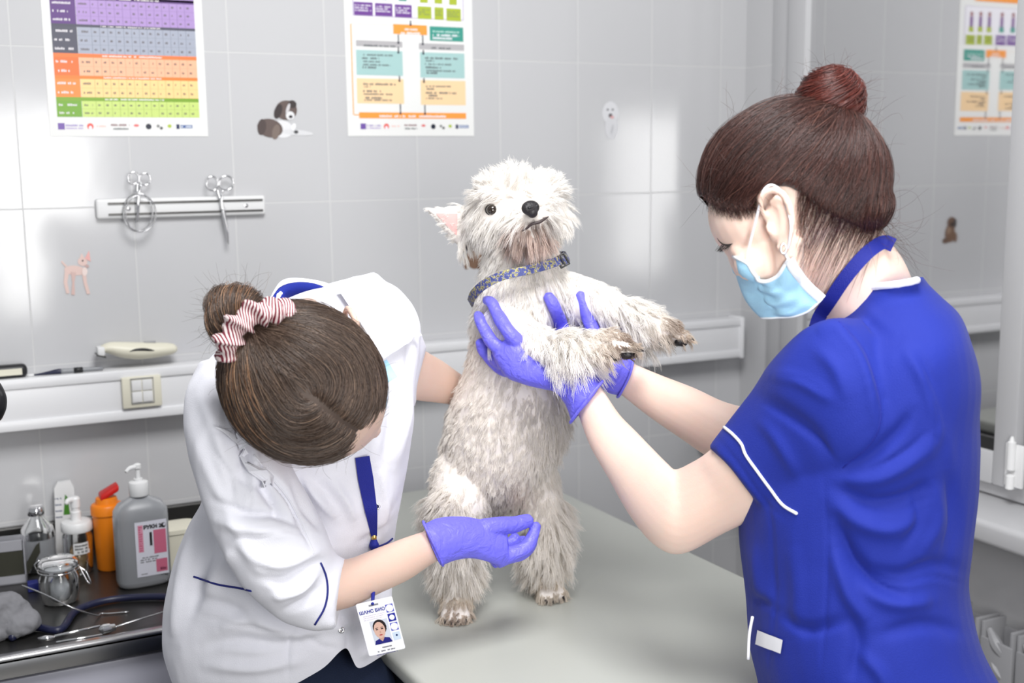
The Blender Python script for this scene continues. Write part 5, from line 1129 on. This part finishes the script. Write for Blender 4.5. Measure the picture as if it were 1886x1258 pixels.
for p, a, w in (([(398, 940), (440, 950), (500, 948), (548, 968)], -3, 4), ([(415, 985), (470, 990), (530, 978), (575, 990)], -3, 4), ([(470, 1040), (520, 1052), (572, 1030), (600, 1012)], -3, 4), ([(505, 1085), (550, 1078), (585, 1048)], -3, 4), ([(488, 870), (520, 900), (550, 940), (572, 1000)], -4, 4), ([(566, 872), (600, 915), (628, 960)], -3.5, 5), ([(612, 880), (640, 925), (652, 965)], 3, 5), ([(375, 1010), (360, 1060), (352, 1110)], -3, 5), ([(395, 830), (420, 870), (430, 920)], -3, 5), ([(372, 1135), (430, 1148), (500, 1160), (560, 1162)], -3, 4), ([(400, 1195), (470, 1200), (540, 1192)], 3, 5), ([(560, 1170), (590, 1190), (625, 1195)], -3, 4), ([(738, 560), (752, 620), (746, 700), (735, 780)], -2.5, 5), ([(706, 880), (716, 940), (704, 985)], -3, 5), ([(452, 880), (462, 915), (455, 940)], -3, 4), ([(430, 700), (415, 760), (432, 820)], -3, 6)): F2.append((p, a/1000, w))
folds(cme, F2)
# cut the front opening notch at the hem
Vc = mverts(cme); cx_, cy_ = proj(Vc); front2 = ((Vc-CAM)@FH) < 1.60
hemy = np.interp(cx_, [300, 335, 420, 520, 560, 600, 637, 640, 655, 680, 712, 725], [1252, 1275, 1278, 1275, 1255, 1232, 1192, 1200, 1236, 1225, 1206, 1200])
bad = (cy_ > hemy) & (front2 | (cx_ > 655)) | (cy_ > 1268); trim_mesh(cme, bad, 14)
tc2 = bvh(cme); obj('coat', cme, M['coat'], w2r, smooth=True)
def patch(tree, c, n=14, m=10, off=.004, th=.0018, Y=None):
    V, F = quadpatch(tree, c, n, m, off, Y); d = np.array([(CAM-v)/np.linalg.norm(CAM-v) for v in V])
    V2 = np.vstack([V, V-d*th]); k = len(V); F2_ = list(F)+[tuple(i+k for i in q[::-1]) for q in F]
    idx = lambda i, j: i*(m+1)+j; bd = [idx(i, 0) for i in range(n+1)]+[idx(n, j) for j in range(1, m+1)]+[idx(i, m) for i in range(n-1, -1, -1)]+[idx(0, j) for j in range(m-1, 0, -1)]
    for a, b_ in zip(bd, bd[1:]+bd[:1]): F2_.append((a, b_, b_+k, a+k))
    return V2, F2_
obj('collar', patch(tc2, [(622, 545), (690, 530), (764, 617), (696, 660)], 16, 14, .013, .003, 1.58), M['coat'], w2r, smooth=True, angle=.8)
obj('collar', patch(tc2, [(395, 790), (425, 806), (480, 893), (508, 893)], 10, 8, .010), M['coat'], w2r, smooth=True, angle=.8)
obj('collar', patch(tc2, [(455, 770), (478, 823), (458, 834), (440, 800)], 10, 8, .014), M['coat'], w2r, smooth=True, angle=.8)
obj('collar', tube([P(500, 566, 1.58), P(512, 540, 1.595), P(530, 522, 1.61), (P(575, 524, 1.615)), P(612, 536, 1.61), P(640, 566, 1.59), P(662, 604, 1.56), P(690, 648, 1.53)], [.006, .007, .007, .007, .007, .007, .007, .004], n=12), M['coat'], w2r, smooth=True)
# blue top showing in the collar
obj('blue_top', merge(ribbon(smoothpath([P(508, 560, 1.585), P(525, 536, 1.60), P(560, 530, 1.605), P(595, 538, 1.60), P(625, 560, 1.585), P(650, 605, 1.55), P(668, 640, 1.53)], 5), [(-FW*.7-UP*.6)]*31, .020, .004)), M['scrub'], w2r, smooth=True)
obj('sleeve_piping', tube(surf_line(tc2, [(590, 1037), (600, 1062), (603, 1090), (597, 1120), (580, 1150)], .0006), .0014, n=8, smooth=False), M['pipe_navy'], w2r, smooth=True)
obj('pocket_piping', tube(surf_line(tc2, [(357, 1062), (400, 1076), (440, 1083), (463, 1088)], .0006), .0014, n=8, smooth=False), M['pipe_navy'], w2r, smooth=True)
obj('pocket_piping', tube(surf_line(tc2, [(698, 1006), (712, 1000), (722, 992)], .0006), .0014, n=8, smooth=False), M['pipe_navy'], w2r, smooth=True)
for x_, y_ in ((628, 1160), (694, 933)):
    h = hit(tc2, x_, y_, .0005, 1.48); 
    if h is not None: v_ = (CAM-h)/np.linalg.norm(CAM-h); a_ = np.cross(v_, UP); a_ /= np.linalg.norm(a_); obj('snap_button', lathe(frame_at(h, a_, np.cross(a_, v_), v_), [(.0045, 0), (.0045, .001), (.003, .002), (.002, .0012)], n=16), M['chrome'], w2r, smooth=True)
# front placket seam
obj('front_edge', tube(surf_line(tc2, [(468, 838), (500, 880), (535, 925), (570, 1000), (577, 1020)], .0002), .0012, n=6, smooth=False), M['coat'], w2r, smooth=True)
# jeans, shoes
lg = [ell(P(540, 1290, 1.62), (.16, .12, .11), np.array([RT, FH, [0, 0, 1]]).T)]
for px_, Y_ in ((440, 1.64), (630, 1.60)):
    h = P(px_, 1300, Y_); b = np.array([h[0], h[1], .08]); lg.append(tube([h, (h+b)/2, b], [.085, .06, .05], n=20))
jm = fuse(lg, .008, 4); obj('jeans', jm, M['jeans'], w2r, smooth=True)
for px_, Y_ in ((440, 1.64), (630, 1.60)):
    h = P(px_, 1300, Y_); c = np.array([h[0], h[1], .036]); obj('shoe', ell(c+RT*.03-FH*.03, (.12, .045, .0355), np.array([(RT-FH)/1.414, (RT+FH)/1.414, [0, 0, 1]]).T), M['white'], w2r, smooth=True)
# glove under the dog's belly
g = [loft([(814, 1040, 782, 966, 1.548, .030), (835, 1032, 806, 956, 1.560, .029), (870, 1026, 852, 952, 1.578, .027), (905, 1036, 892, 960, 1.592, .024), (925, 1044, 918, 972, 1.600, .020), (938, 1036, 934, 985, 1.604, .015)], n=26, k=5),
     fing([P(890, 975, 1.590), P(920, 968, 1.600), P(948, 966, 1.615), P(968, 960, 1.625), P(977, 957, 1.628)], [.015, .0125, .0118, .0105, .0085]),
     fing([P(915, 1030, 1.600), P(945, 1020, 1.606), P(968, 1010, 1.612), P(980, 990, 1.622), P(988, 966, 1.632)], [.014, .0112, .0105, .0095, .0066]),
     fing([P(910, 1028, 1.615), P(940, 1024, 1.630), P(965, 1016, 1.640), P(978, 1000, 1.650), P(980, 984, 1.655)], [.014, .0112, .0105, .0095, .0066]),
     fing([P(905, 1022, 1.625), P(932, 1018, 1.650), P(955, 1008, 1.662), P(965, 992, 1.668)], [.013, .0110, .0100, .007]), fing([P(900, 1012, 1.63), P(925, 1008, 1.660), P(944, 998, 1.672), P(950, 986, 1.675)], [.012, .0098, .009, .0065])]
glove('glove', g, w2r, seed=8)
obj('glove_cuff', tube([P(816, 1042, 1.53), P(800, 1005, 1.518), P(781, 965, 1.53), P(783, 966, 1.565), P(802, 1003, 1.578), P(818, 1040, 1.565)], .0019, n=8, close=True, cap=False), M['glove'], w2r, smooth=True)
g = [loft([(850, 760, 862, 695, 1.86, .028), (890, 772, 900, 710, 1.92, .026), (930, 790, 940, 730, 1.95, .022)], n=22, k=4)]
for a in (0, 1, 2, 3): g.append(fing([P(930, 745+14*a, 1.95), P(960, 740+18*a, 1.95), P(985, 735+20*a, 1.945)], [.011, .0095, .007]))
g.append(fing([P(890, 720, 1.92), P(905, 690, 1.925), P(915, 670, 1.925)], [.012, .010, .008])); glove('glove', g, w2r, seed=9)
# mask pieces visible beside the head
mk = obj('face_mask', fuse([ell(H2p(.078, 0, -.100), (.040, .062, .045), R2_)], .003, 2), M['maskblue'], w2r, smooth=True)
obj('mask_corner', ribbon([P(702, 668, 1.45), P(712, 684, 1.45), P(722, 700, 1.45)], [-FW]*3, .016, .002), M['maskblue'], mk, smooth=True)
obj('ear_loop', tube([H2p(.075, .066, -.08), H2p(.04, .080, -.05), H2p(.0, .098, -.02)], .0016, n=8), M['pipe_white'], mk, smooth=True)

# hair
hb2 = fuse([ell(H2p(-.010, 0, .006), (.099, .0885, .102), R2_, 32, 20), ell(H2p(-.075, 0, -.02), (.030, .036, .036), R2_)], .003, 8)
Vh = mverts(hb2); a, b_, c = (Vh-H2)@f2, (Vh-H2)@l2, (Vh-H2)@u2
bad = (c < -.012) & (a > .02) | (c < -.055) & (a > -.035) & (a <= .02) | (c < -.105)
trim_mesh(hb2, bad)
hair2 = obj('hair', hb2, M['hairbase2'], w2r, smooth=True); th2 = bvh_obj(hair2); hw = mverts(hair2.data)+np.array(w2r.location)
tie = P(471, 616, 1.315); bun2 = P(436, 582, 1.345)
def d3(p, n):
    q = p-H2; a, b_ = q@f2, q@l2; back = tie-p; back /= np.linalg.norm(back)+1e-6
    w = math.exp(-abs(b_)/.045)*float(sl(-.03, .02, a)); return l2*(1 if b_ >= 0 else -1)*w*1.3+back*(1-w*.85)+(-u2)*w*.2
rs = np.random.default_rng(33); seeds = hw[rs.integers(0, len(hw), 11500)]
part_ = np.array([H2p(rs.uniform(-.01, .108), (1 if k % 2 else -1)*(abs(rs.normal())*.006+.0003), .11) for k in range(2400)])
strands('hair_strands', flow_strands(th2, np.vstack([seeds, part_]), d3, .10, 13, rs, .0012, .0022), .00027, .35, M['hair2'], hair2)['kind'] = 'stuff'
li = hw[((hw-H2)@l2 < -.045) & ((hw-H2)@f2 < .03)]
strands('light_strands', flow_strands(th2, li[rs.integers(0, len(li), 420)], d3, .09, 13, rs, .0022, .0018), .00034, .35, M['hair2l'], hair2)['kind'] = 'stuff'
bm_ = fuse([ell(bun2, (.034, .028, .026), np.array([RT*.5+UP*.86, RT*.86-UP*.5, FW]).T), ell(P(455, 600, 1.335), (.022, .022, .022)), ell(P(422, 560, 1.355), (.022, .020, .018))], .002, 5)
bn = obj('hair_bun', bm_, M['hairbase2'], w2r, smooth=True); tb2 = BVHTree.FromPolygons([tuple(v+np.array(w2r.location)) for v in mverts(bn.data)], [tuple(p.vertices) for p in bn.data.polygons]); bw = mverts(bn.data)+np.array(w2r.location)
ax2 = (bun2-tie)/np.linalg.norm(bun2-tie)
def d4(p, n): return np.cross(ax2, p-bun2)/.03*.8+ax2*.8
sb = flow_strands(tb2, bw[rs.integers(0, len(bw), 2400)], d4, .055, 12, rs, .0012, .003)
strands('bun_strands', sb[:1900], .00034, .35, M['hair2'], bn)['kind'] = 'stuff'; strands('bun_strands', sb[1900:], .00032, .35, M['hair2l'], bn)['kind'] = 'stuff'
i_ = rs.integers(0, len(bw), 220); nn_ = bw[i_]-bun2; fl = flyaways(bw[i_], nn_/np.linalg.norm(nn_, axis=1)[:, None]-RT*.3+rs.normal(size=(220, 3))*.4, .032, 9, rs, .25)
i_ = rs.integers(0, len(hw), 260); nn_ = hw[i_]-H2; nn_ /= np.linalg.norm(nn_, axis=1)[:, None]; fl2 = flyaways(hw[i_], nn_*.35+np.array([d3(p, None) for p in hw[i_]])*.8+rs.normal(size=(260, 3))*.35, .04, 9, rs, .2)
strands('flyaway_hair', np.vstack([fl, fl2]), .00012, .4, M['hair2'], hair2)['kind'] = 'stuff'
# scrunchie
m_, nt, b = nodes('striped_cloth'); tc = nt.nodes.new('ShaderNodeTexCoord'); wv = nt.nodes.new('ShaderNodeTexWave'); wv.inputs['Scale'].default_value = 105; wv.inputs['Distortion'].default_value = 13; wv.inputs['Detail'].default_value = 0; wv.inputs['Detail Scale'].default_value = .3
rr = nt.nodes.new('ShaderNodeValToRGB'); rr.color_ramp.interpolation = 'CONSTANT'; rr.color_ramp.elements[0].color = (*srgb(120, 36, 54), 1); rr.color_ramp.elements[1].position = .5; rr.color_ramp.elements[1].color = (*srgb(232, 216, 214), 1)
nt.links.new(tc.outputs['Object'], wv.inputs['Vector']); nt.links.new(wv.outputs[0], rr.inputs[0]); nt.links.new(rr.outputs[0], b.inputs['Base Color']); b.inputs['Roughness'].default_value = .8
sa = (P(520, 572, 1.31)-P(430, 660, 1.31)); sa /= np.linalg.norm(sa); sb_ = np.cross(ax2, sa); sb_ /= np.linalg.norm(sb_); V = []
nu, nv_ = 96, 18
for i in range(nu):
    q = 2*PI*i/nu; R_ = .033*(1+.05*math.sin(5*q)); c = tie+sa*R_*math.cos(q)*1.15+sb_*R_*math.sin(q)*.8+ax2*.004*math.sin(3*q); d = sa*math.cos(q)+sb_*math.sin(q)
    for j in range(nv_):
        w = 2*PI*j/nv_; r = .0135*(1+.28*math.sin(11*q+math.sin(w)*1.5)+.15*math.sin(23*q+w)); V.append(c+(d*math.cos(w)+ax2*math.sin(w)*1.1)*r)
F = [(i*nv_+j, i*nv_+(j+1) % nv_, ((i+1) % nu)*nv_+(j+1) % nv_, ((i+1) % nu)*nv_+j) for i in range(nu) for j in range(nv_)]
obj('scrunchie', (V, F), m_, w2r, smooth=True)

# ---- lanyard and badge
bg_ = thing('id_badge', 'white identity badge with portrait hanging on a blue strap in front of the white coat', 'badge', P(700, 1205, 1.42))
BY = 1.425
tl, trp, bl = P(655, 1113, BY), P(722, 1098, BY), P(668, 1211, BY)
bx_ = (trp-tl)/np.linalg.norm(trp-tl); bw_ = np.linalg.norm(trp-tl); by_ = (bl-tl); by_ -= bx_*(by_@bx_); bh_ = np.linalg.norm(by_); by_ /= bh_; bz_ = np.cross(bx_, by_)
if bz_@FW > 0: bz_ = -bz_
fbg = lambda a, b, h: tl+bx_*a+by_*b+bz_*h
pp = []
for (cx0, cy0, s0) in ((.002, .002, 180), (bw_-.002, .002, 270), (bw_-.002, bh_-.002, 0), (.002, bh_-.002, 90)):
    for k in range(5): q = math.radians(s0+k*22.5); pp.append((cx0+.002*math.cos(q), cy0+.002*math.sin(q)))
V = np.array([fbg(a, b, 0) for a, b in pp]+[fbg(a, b, .0012) for a, b in pp]); n = len(pp)
obj('card', (V, [tuple(range(n))[::-1], tuple(range(n, 2*n))]+[(i, (i+1) % n, n+(i+1) % n, n+i) for i in range(n)]), M['pipe_white'], bg_)
pr = Print(lambda a, b, h: fbg(a, b, .0013+h)); U_ = bw_/54; NV = srgb(45, 50, 150)   # in units of the card: 54 x 86
def R_(a0, b0, a1, b1, c, h=.0001): pr.rect(a0*U_, b0*U_, a1*U_, b1*U_, c, h)
def D_(a, b, ra, rb, c, h=.0001): pr.disc(a*U_, b*U_, ra*U_, rb*U_, c, h)
class TF_: pass
def T_(body, a, b, size, c, bold=0):
    V, F = text_geo(body, size*U_, lambda x, y, z: (x, y, 0), bold); k = len(pr.V); pr.V += [pr.fr(a*U_+v[0], b*U_-v[1], .0002) for v in V]
    for f_ in F: pr.F.append(tuple(i+k for i in f_)); pr.col.append(c)
R_(18, 5, 32, 7.5, (.25, .25, .28)); T_('ШАНС БИО', 1.8, 17.0, 6.9, NV, .00018)
for k in range(3): pr.words(6*U_, (38-3*k)*U_, (20.5+3*k)*U_, .0006, srgb(190, 170, 200), .0001, k)
# generic portrait
R_(13, 30, 39, 66, srgb(205, 210, 222)); SK = srgb(214, 176, 160)
D_(25.5, 41, 10, 12, srgb(40, 34, 36), .0002); D_(24.5, 45, 8.2, 12.5, SK, .0003); R_(21, 54, 29, 63, srgb(196, 158, 142), .00025); pr.poly([(a*U_, b*U_) for a, b in ((13, 66), (15, 60), (21, 58), (25, 63), (29, 57), (36, 59), (39, 66))], srgb(40, 40, 120), .0003)
for a in (21, 28.5): D_(a, 43.5, 1.9, .9, (.05, .03, .03), .0004); D_(a, 41.3, 2.3, .5, (.12, .07, .06), .0004)
D_(24.8, 52.5, 2.5, 1.0, srgb(170, 70, 75), .0004); D_(24.8, 48, 1.0, 1.6, srgb(196, 150, 136), .0004)
for k, (o_, i__) in enumerate(((NV, w1), (NV, w1), (NV, w1))):
    y0 = 10+14.2*k; R_(41, y0, 52, y0+12, o_ if k == 1 else srgb(90, 95, 190), .0001); D_(46.5, y0+6, 5.4 if k != 1 else 3.9, 5.6 if k != 1 else 4.0, i__, .0002)
R_(41, 53, 52, 65, srgb(200, 215, 232), .0001); D_(46.8, 58, 1.6, 1.6, srgb(40, 60, 110), .0002)
pr.words(19*U_, 36*U_, 71*U_, .0017, (.08, .08, .1), .0001, 1); pr.words(14*U_, 40*U_, 76*U_, .0017, (.08, .08, .1), .0001, 2); pr.words(11*U_, 42*U_, 81*U_, .0012, srgb(80, 80, 130), .0001, 3)
pr.build('print', M['printcard'], bg_)
ln = []
for q in ((664, 838), (668, 870), (674, 910), (680, 945), (684, 985)): ln.append(hit(tc2, q[0], q[1], .006, 1.50))
ln = smoothpath(np.array(ln), 5); w_ = np.interp(np.linspace(0, 1, len(ln)), [0, .3, .7, 1], [.0185, .020, .016, .008])
obj('strap', ribbon(ln, [(CAM-q)/np.linalg.norm(CAM-q) for q in ln], w_, .0020), M['strap'], bg_, smooth=True, angle=.6)
obj('clip', merge(tube([ln[-1]+UP*.003, ln[-1]-UP*.008], .0036, n=10, smooth=False)), M['gold'], bg_, smooth=True)
obj('tassel', tube([ln[-1]-UP*.006, ln[-1]-UP*.014, ln[-1]-UP*.022+RT*.001, fbg(bw_*.45, .004, .002)], [.004, .0068, .0055, .002], n=12), M['strap'], bg_, smooth=True)
# ================================================================ dog fur (after the gloves so that it parts round them)
def tri_sample(me, n, rs):
    me.calc_loop_triangles(); m = len(me.loop_triangles); idx = np.empty(m*3, int); me.loop_triangles.foreach_get('vertices', idx); idx = idx.reshape(-1, 3)
    V = mverts(me); A, B_, C_ = V[idx[:, 0]], V[idx[:, 1]], V[idx[:, 2]]; cr = np.cross(B_-A, C_-A); ar = np.linalg.norm(cr, axis=1)
    t = rs.choice(m, n, p=ar/ar.sum()); r1, r2 = np.sqrt(rs.random(n)), rs.random(n)
    p = A[t]*(1-r1)[:, None]+B_[t]*(r1*(1-r2))[:, None]+C_[t]*(r1*r2)[:, None]; nrm = cr[t]/(ar[t][:, None]+1e-15); return p, nrm
from mathutils.kdtree import KDTree
dme_w = bpy.data.meshes.new_from_object([c for c in dogroot.children if c.name.startswith('body')][0]); setv(dme_w, mverts(dme_w)+np.array(dogroot.location))
gloves = [bvh_obj(o) for o in GLOVES]+[bvh_obj(o) for o in dogroot.children if 'pad' in o.name]
segs = []   # (name, a, b, length, along)
for nm, ln in (('hind1', .030), ('hind2', .030), ('fore1', .034), ('fore2', .032)):
    q = L[nm]
    for i in range(len(q)-1): segs.append((nm, q[i][0], q[i+1][0], ln, i/(len(q)-1)))
segs.append(('body', P(910, 900, 1.80), P(945, 650, 1.80), .017, 0)); segs.append(('chest', P(950, 650, 1.80), P(960, 500, 1.79), .018, 0))
segs.append(('head', hc_, hc_+hf*.01, .026, 0)); segs.append(('muzzle', muz-hf*.03, muz, .026, 0)); segs.append(('ear', P(852, 410, 1.80), P(795, 390, 1.80), .012, 0)); segs.append(('tail', P(905, 905, 1.87), P(888, 840, 1.965), .02, 0))
rad_ = {'hind1': .035, 'hind2': .032, 'fore1': .03, 'fore2': .03, 'body': .10, 'chest': .09, 'head': .058, 'muzzle': .03, 'ear': .01, 'tail': .015}
def field(p, n):
    N_ = len(p); best = np.full(N_, 1e9); which = np.zeros(N_, int); tt = np.zeros(N_)
    for k, (nm, a, b, ln, al) in enumerate(segs):
        ab = b-a; t = np.clip(((p-a)@ab)/(ab@ab), 0, 1); d = np.linalg.norm(p-a-t[:, None]*ab, axis=1)-rad_[nm]; u = d < best; best[u] = d[u]; which[u] = k; tt[u] = t[u]
    D = np.zeros((N_, 3)); Ln = np.zeros(N_); lift = np.full(N_, .35); down = np.array([0, 0, -1.0]); col = np.tile(np.array(srgb(250, 247, 243)), (N_, 1)); curl = np.full(N_, .6)
    px, py = proj(p)
    for k, (nm, a, b, ln, al) in enumerate(segs):
        m = which == k
        if not m.any(): continue
        Ln[m] = ln; ax = (b-a)/np.linalg.norm(b-a)
        if nm[:4] == 'hind':
            D[m] = down+ax*.3; lift[m] = .55; curl[m] = 1.2; Ln[m] = ln*(1 if al < .6 else .8); c2_ = np.array(srgb(240, 230, 216)); w = sl(.45, 1.0, al+tt[m]*.2)[:, None]; col[m] = np.array(srgb(244, 239, 233))*(1-w)+c2_*w
            if al > .7: Ln[m] = .013; lift[m] = .3
        elif nm[:4] == 'fore':
            D[m] = ax*.7+down*.75; lift[m] = .5; curl[m] = 1.1; w = sl(.55, .95, al+tt[m]*.2)[:, None]; col[m] = col[m]*(1-w)+np.array(srgb(240, 226, 210))*w
            if al < .25: Ln[m] = .019; lift[m] = .3
            if al > .55: D[m] = ax+down*.15; Ln[m] = .020; lift[m] = .35
            if al > .75: Ln[m] = .013
        elif nm == 'body': col[m] = np.array(srgb(244, 239, 233)); D[m] = down-RT*.25; lift[m] = .22; curl[m] = .8; Ln[m] = ln*(.8+.6*sl(960, 1050, px[m]))
        elif nm == 'chest': D[m] = down-RT*.1; lift[m] = .35
        elif nm == 'head':
            r = p[m]-muz; D[m] = r/np.linalg.norm(r, axis=1)[:, None]+down*.35*sl(-.02, .04, (hc_-p[m])@UP)[:, None]; curl[m] = .4
            top = sl(.0, .045, (p[m]-hc_)@UP); lift[m] = .25+.15*top; D[m] = D[m]*.6+UP*.75*top[:, None]+down*.7*(1-top)[:, None]; Ln[m] = .027-.003*top+.012*np.exp(-((px[m]-948)/22)**2)*top
        elif nm == 'muzzle':
            r = p[m]-nc; D[m] = r/np.linalg.norm(r, axis=1)[:, None]*.8+down*.5*np.sign(np.clip((nc+hu*.01-p[m])@UP, 0, 1))[:, None]; dn = np.linalg.norm(p[m]-nc, axis=1); Ln[m] = .006+.020*sl(.012, .035, dn); lift[m] = .35
            below = sl(.012, .03, (nc-p[m])@UP); col[m] = col[m]*(1-.5*below[:, None])+np.array(srgb(190, 150, 128))*.5*below[:, None]
        elif nm == 'ear': D[m] = ax*1.0; Ln[m] = .011; lift[m] = .15; curl[m] = .2
        else: D[m] = -down
    D /= np.linalg.norm(D, axis=1)[:, None]+1e-9; D -= n*((D*n).sum(1))[:, None]*.9; D /= np.linalg.norm(D, axis=1)[:, None]+1e-9
    D = D*(1-lift)[:, None]+n*lift[:, None]; D /= np.linalg.norm(D, axis=1)[:, None]
    return D, Ln, curl, col
K = 9
rs = np.random.default_rng(5)
NG, NC = 7000, 150000
gp_, gn_ = tri_sample(dme_w, NG, rs); D, Ln, cu, gcol = field(gp_, gn_)
Ln = Ln*rs.uniform(.7, 1.25, NG); D = D+rs.normal(size=(NG, 3))*.16; D /= np.linalg.norm(D, axis=1)[:, None]
t = np.linspace(0, 1, K); grav = np.array([0, 0, -1.0])
s1 = np.cross(D, rs.normal(size=(NG, 3))); s1 /= np.linalg.norm(s1, axis=1)[:, None]; s2 = np.cross(D, s1); ph = rs.uniform(0, 6.28, NG); fq = rs.uniform(.7, 1.5, NG)
G = np.zeros((NG, K, 3))
for i, ti in enumerate(t):
    am = (.0020*cu*ti)[:, None]; G[:, i] = D*(Ln*ti)[:, None]+grav*(Ln*.38*ti*ti)[:, None]+s1*am*np.cos(ph+fq*5*ti)[:, None]+s2*am*np.sin(ph+fq*5*ti)[:, None]
kd = KDTree(NG)
for i in range(NG): kd.insert(gp_[i], i)
kd.balance()
cp_, cn_ = tri_sample(dme_w, NC, rs); D2, L2, _, ccol = field(cp_, cn_)
near = np.array([kd.find(q)[1] for q in cp_])
# the guide must look the same way
okn = (gn_[near]*cn_).sum(1) > .1
near = near[okn]; cp_ = cp_[okn]; cn_ = cn_[okn]; ccol = ccol[okn]; NC = len(cp_)
pts = np.zeros((NC, K, 3)); sc_ = rs.uniform(.75, 1.1, NC)
jit = rs.normal(size=(NC, 3))*.10
for i, ti in enumerate(t):
    cl_ = .5*ti**.9; pts[:, i] = cp_+(gp_[near]-cp_)*cl_+G[near, i]*sc_[:, None]+jit*(L2[okn]*ti*ti)[:, None]
pts -= cn_[:, None, :]*.001
keep = np.ones(NC, bool)
x, y = proj(pts.reshape(-1, 3)); x = x.reshape(NC, K); y = y.reshape(NC, K); front_ = ((pts[:, 0]-CAM)@FH) < 1.80
for (ex_, ey_), r_ in zip(DOG_EYES[:1], (13, 7)): keep &= ~((((x-ex_)/1.25)**2+(y-ey_)**2 < r_**2).any(1) & front_)
keep &= ~((((x-977)/1.25)**2+(y-382)**2 < 17**2)[:, 2:].any(1) & front_)
ub = np.array([(p_[1] < 410 and p_[0] < 850) for p_ in zip(x[:, 0], y[:, 0])]); keep &= ~(ub & (x[:, 0] > 797) & (y[:, 0] > 386) & (y[:, 0] < 432) & (((cn_@FW)) < -.3) & (rs.random(NC) < .8))
floor_ok = pts[:, :, 2].min(1) > .8; pts[:, :, 2] = np.maximum(pts[:, :, 2], .8012)
rootd = np.array([(nd if nd is not None else 9) for nd in (None,)]) if 0 else None
for tr_ in gloves:
    lim_ = .003 if tr_ in gloves[:len(GLOVES)] else .0018
    for i in np.nonzero(keep)[0]:
        for j in (0, 3, 6, 8):
            r_ = tr_.find_nearest(Vector(pts[i, j]), lim_)
            if r_[0] is not None: keep[i] = False; break
ring = loop
kdc = KDTree(len(ring)); [kdc.insert(q, i) for i, q in enumerate(ring)]; kdc.balance()
for i in np.nonzero(keep)[0]:
    if cp_[i][2] > 1.2 and min(kdc.find(pts[i, j])[2] for j in (4, 8)) < .009: keep[i] = False
# brown stained hair between toes and at mouth corners, greyer patches on the belly
def tint_patch(c, pos, px, py, r, colr, amt):
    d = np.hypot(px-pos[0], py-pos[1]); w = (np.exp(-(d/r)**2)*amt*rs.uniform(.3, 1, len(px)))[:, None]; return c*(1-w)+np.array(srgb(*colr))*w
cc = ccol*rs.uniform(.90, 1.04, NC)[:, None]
for pos, r, colr, amt in (((840, 1135), 30, (120, 78, 62), .75), ((1015, 1103), 30, (95, 72, 60), .6), ((1140, 630), 27, (96, 58, 46), .95), ((1150, 648), 14, (50, 40, 38), .9), ((1238, 602), 24, (110, 80, 66), .85), ((1225, 628), 14, (60, 50, 46), .8), ((948, 443), 16, (150, 105, 85), .7), ((920, 945), 40, (150, 140, 135), .7), ((955, 905), 25, (190, 165, 158), .6), ((990, 420), 20, (170, 130, 112), .65), ((985, 412), 9, (90, 72, 68), .8), ((1003, 404), 8, (90, 72, 68), .7), ((1000, 760), 40, (190, 185, 180), .5)): cc = tint_patch(cc, pos, x[:, 0], y[:, 0], r, colr, amt)
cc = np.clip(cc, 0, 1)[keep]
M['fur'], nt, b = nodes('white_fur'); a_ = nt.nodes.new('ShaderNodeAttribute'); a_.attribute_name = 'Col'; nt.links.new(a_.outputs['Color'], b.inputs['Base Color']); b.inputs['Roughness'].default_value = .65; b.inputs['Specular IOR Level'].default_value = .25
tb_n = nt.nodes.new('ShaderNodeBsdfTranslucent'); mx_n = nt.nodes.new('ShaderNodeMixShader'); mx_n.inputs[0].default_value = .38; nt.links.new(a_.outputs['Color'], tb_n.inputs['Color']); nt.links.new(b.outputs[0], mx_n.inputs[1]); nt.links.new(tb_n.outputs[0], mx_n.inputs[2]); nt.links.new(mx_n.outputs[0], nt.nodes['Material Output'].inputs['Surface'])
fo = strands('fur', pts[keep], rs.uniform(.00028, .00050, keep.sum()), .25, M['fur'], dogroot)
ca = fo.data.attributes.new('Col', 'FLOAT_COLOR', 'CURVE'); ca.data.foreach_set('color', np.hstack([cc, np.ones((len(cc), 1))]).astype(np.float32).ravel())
fo['kind'] = 'stuff'
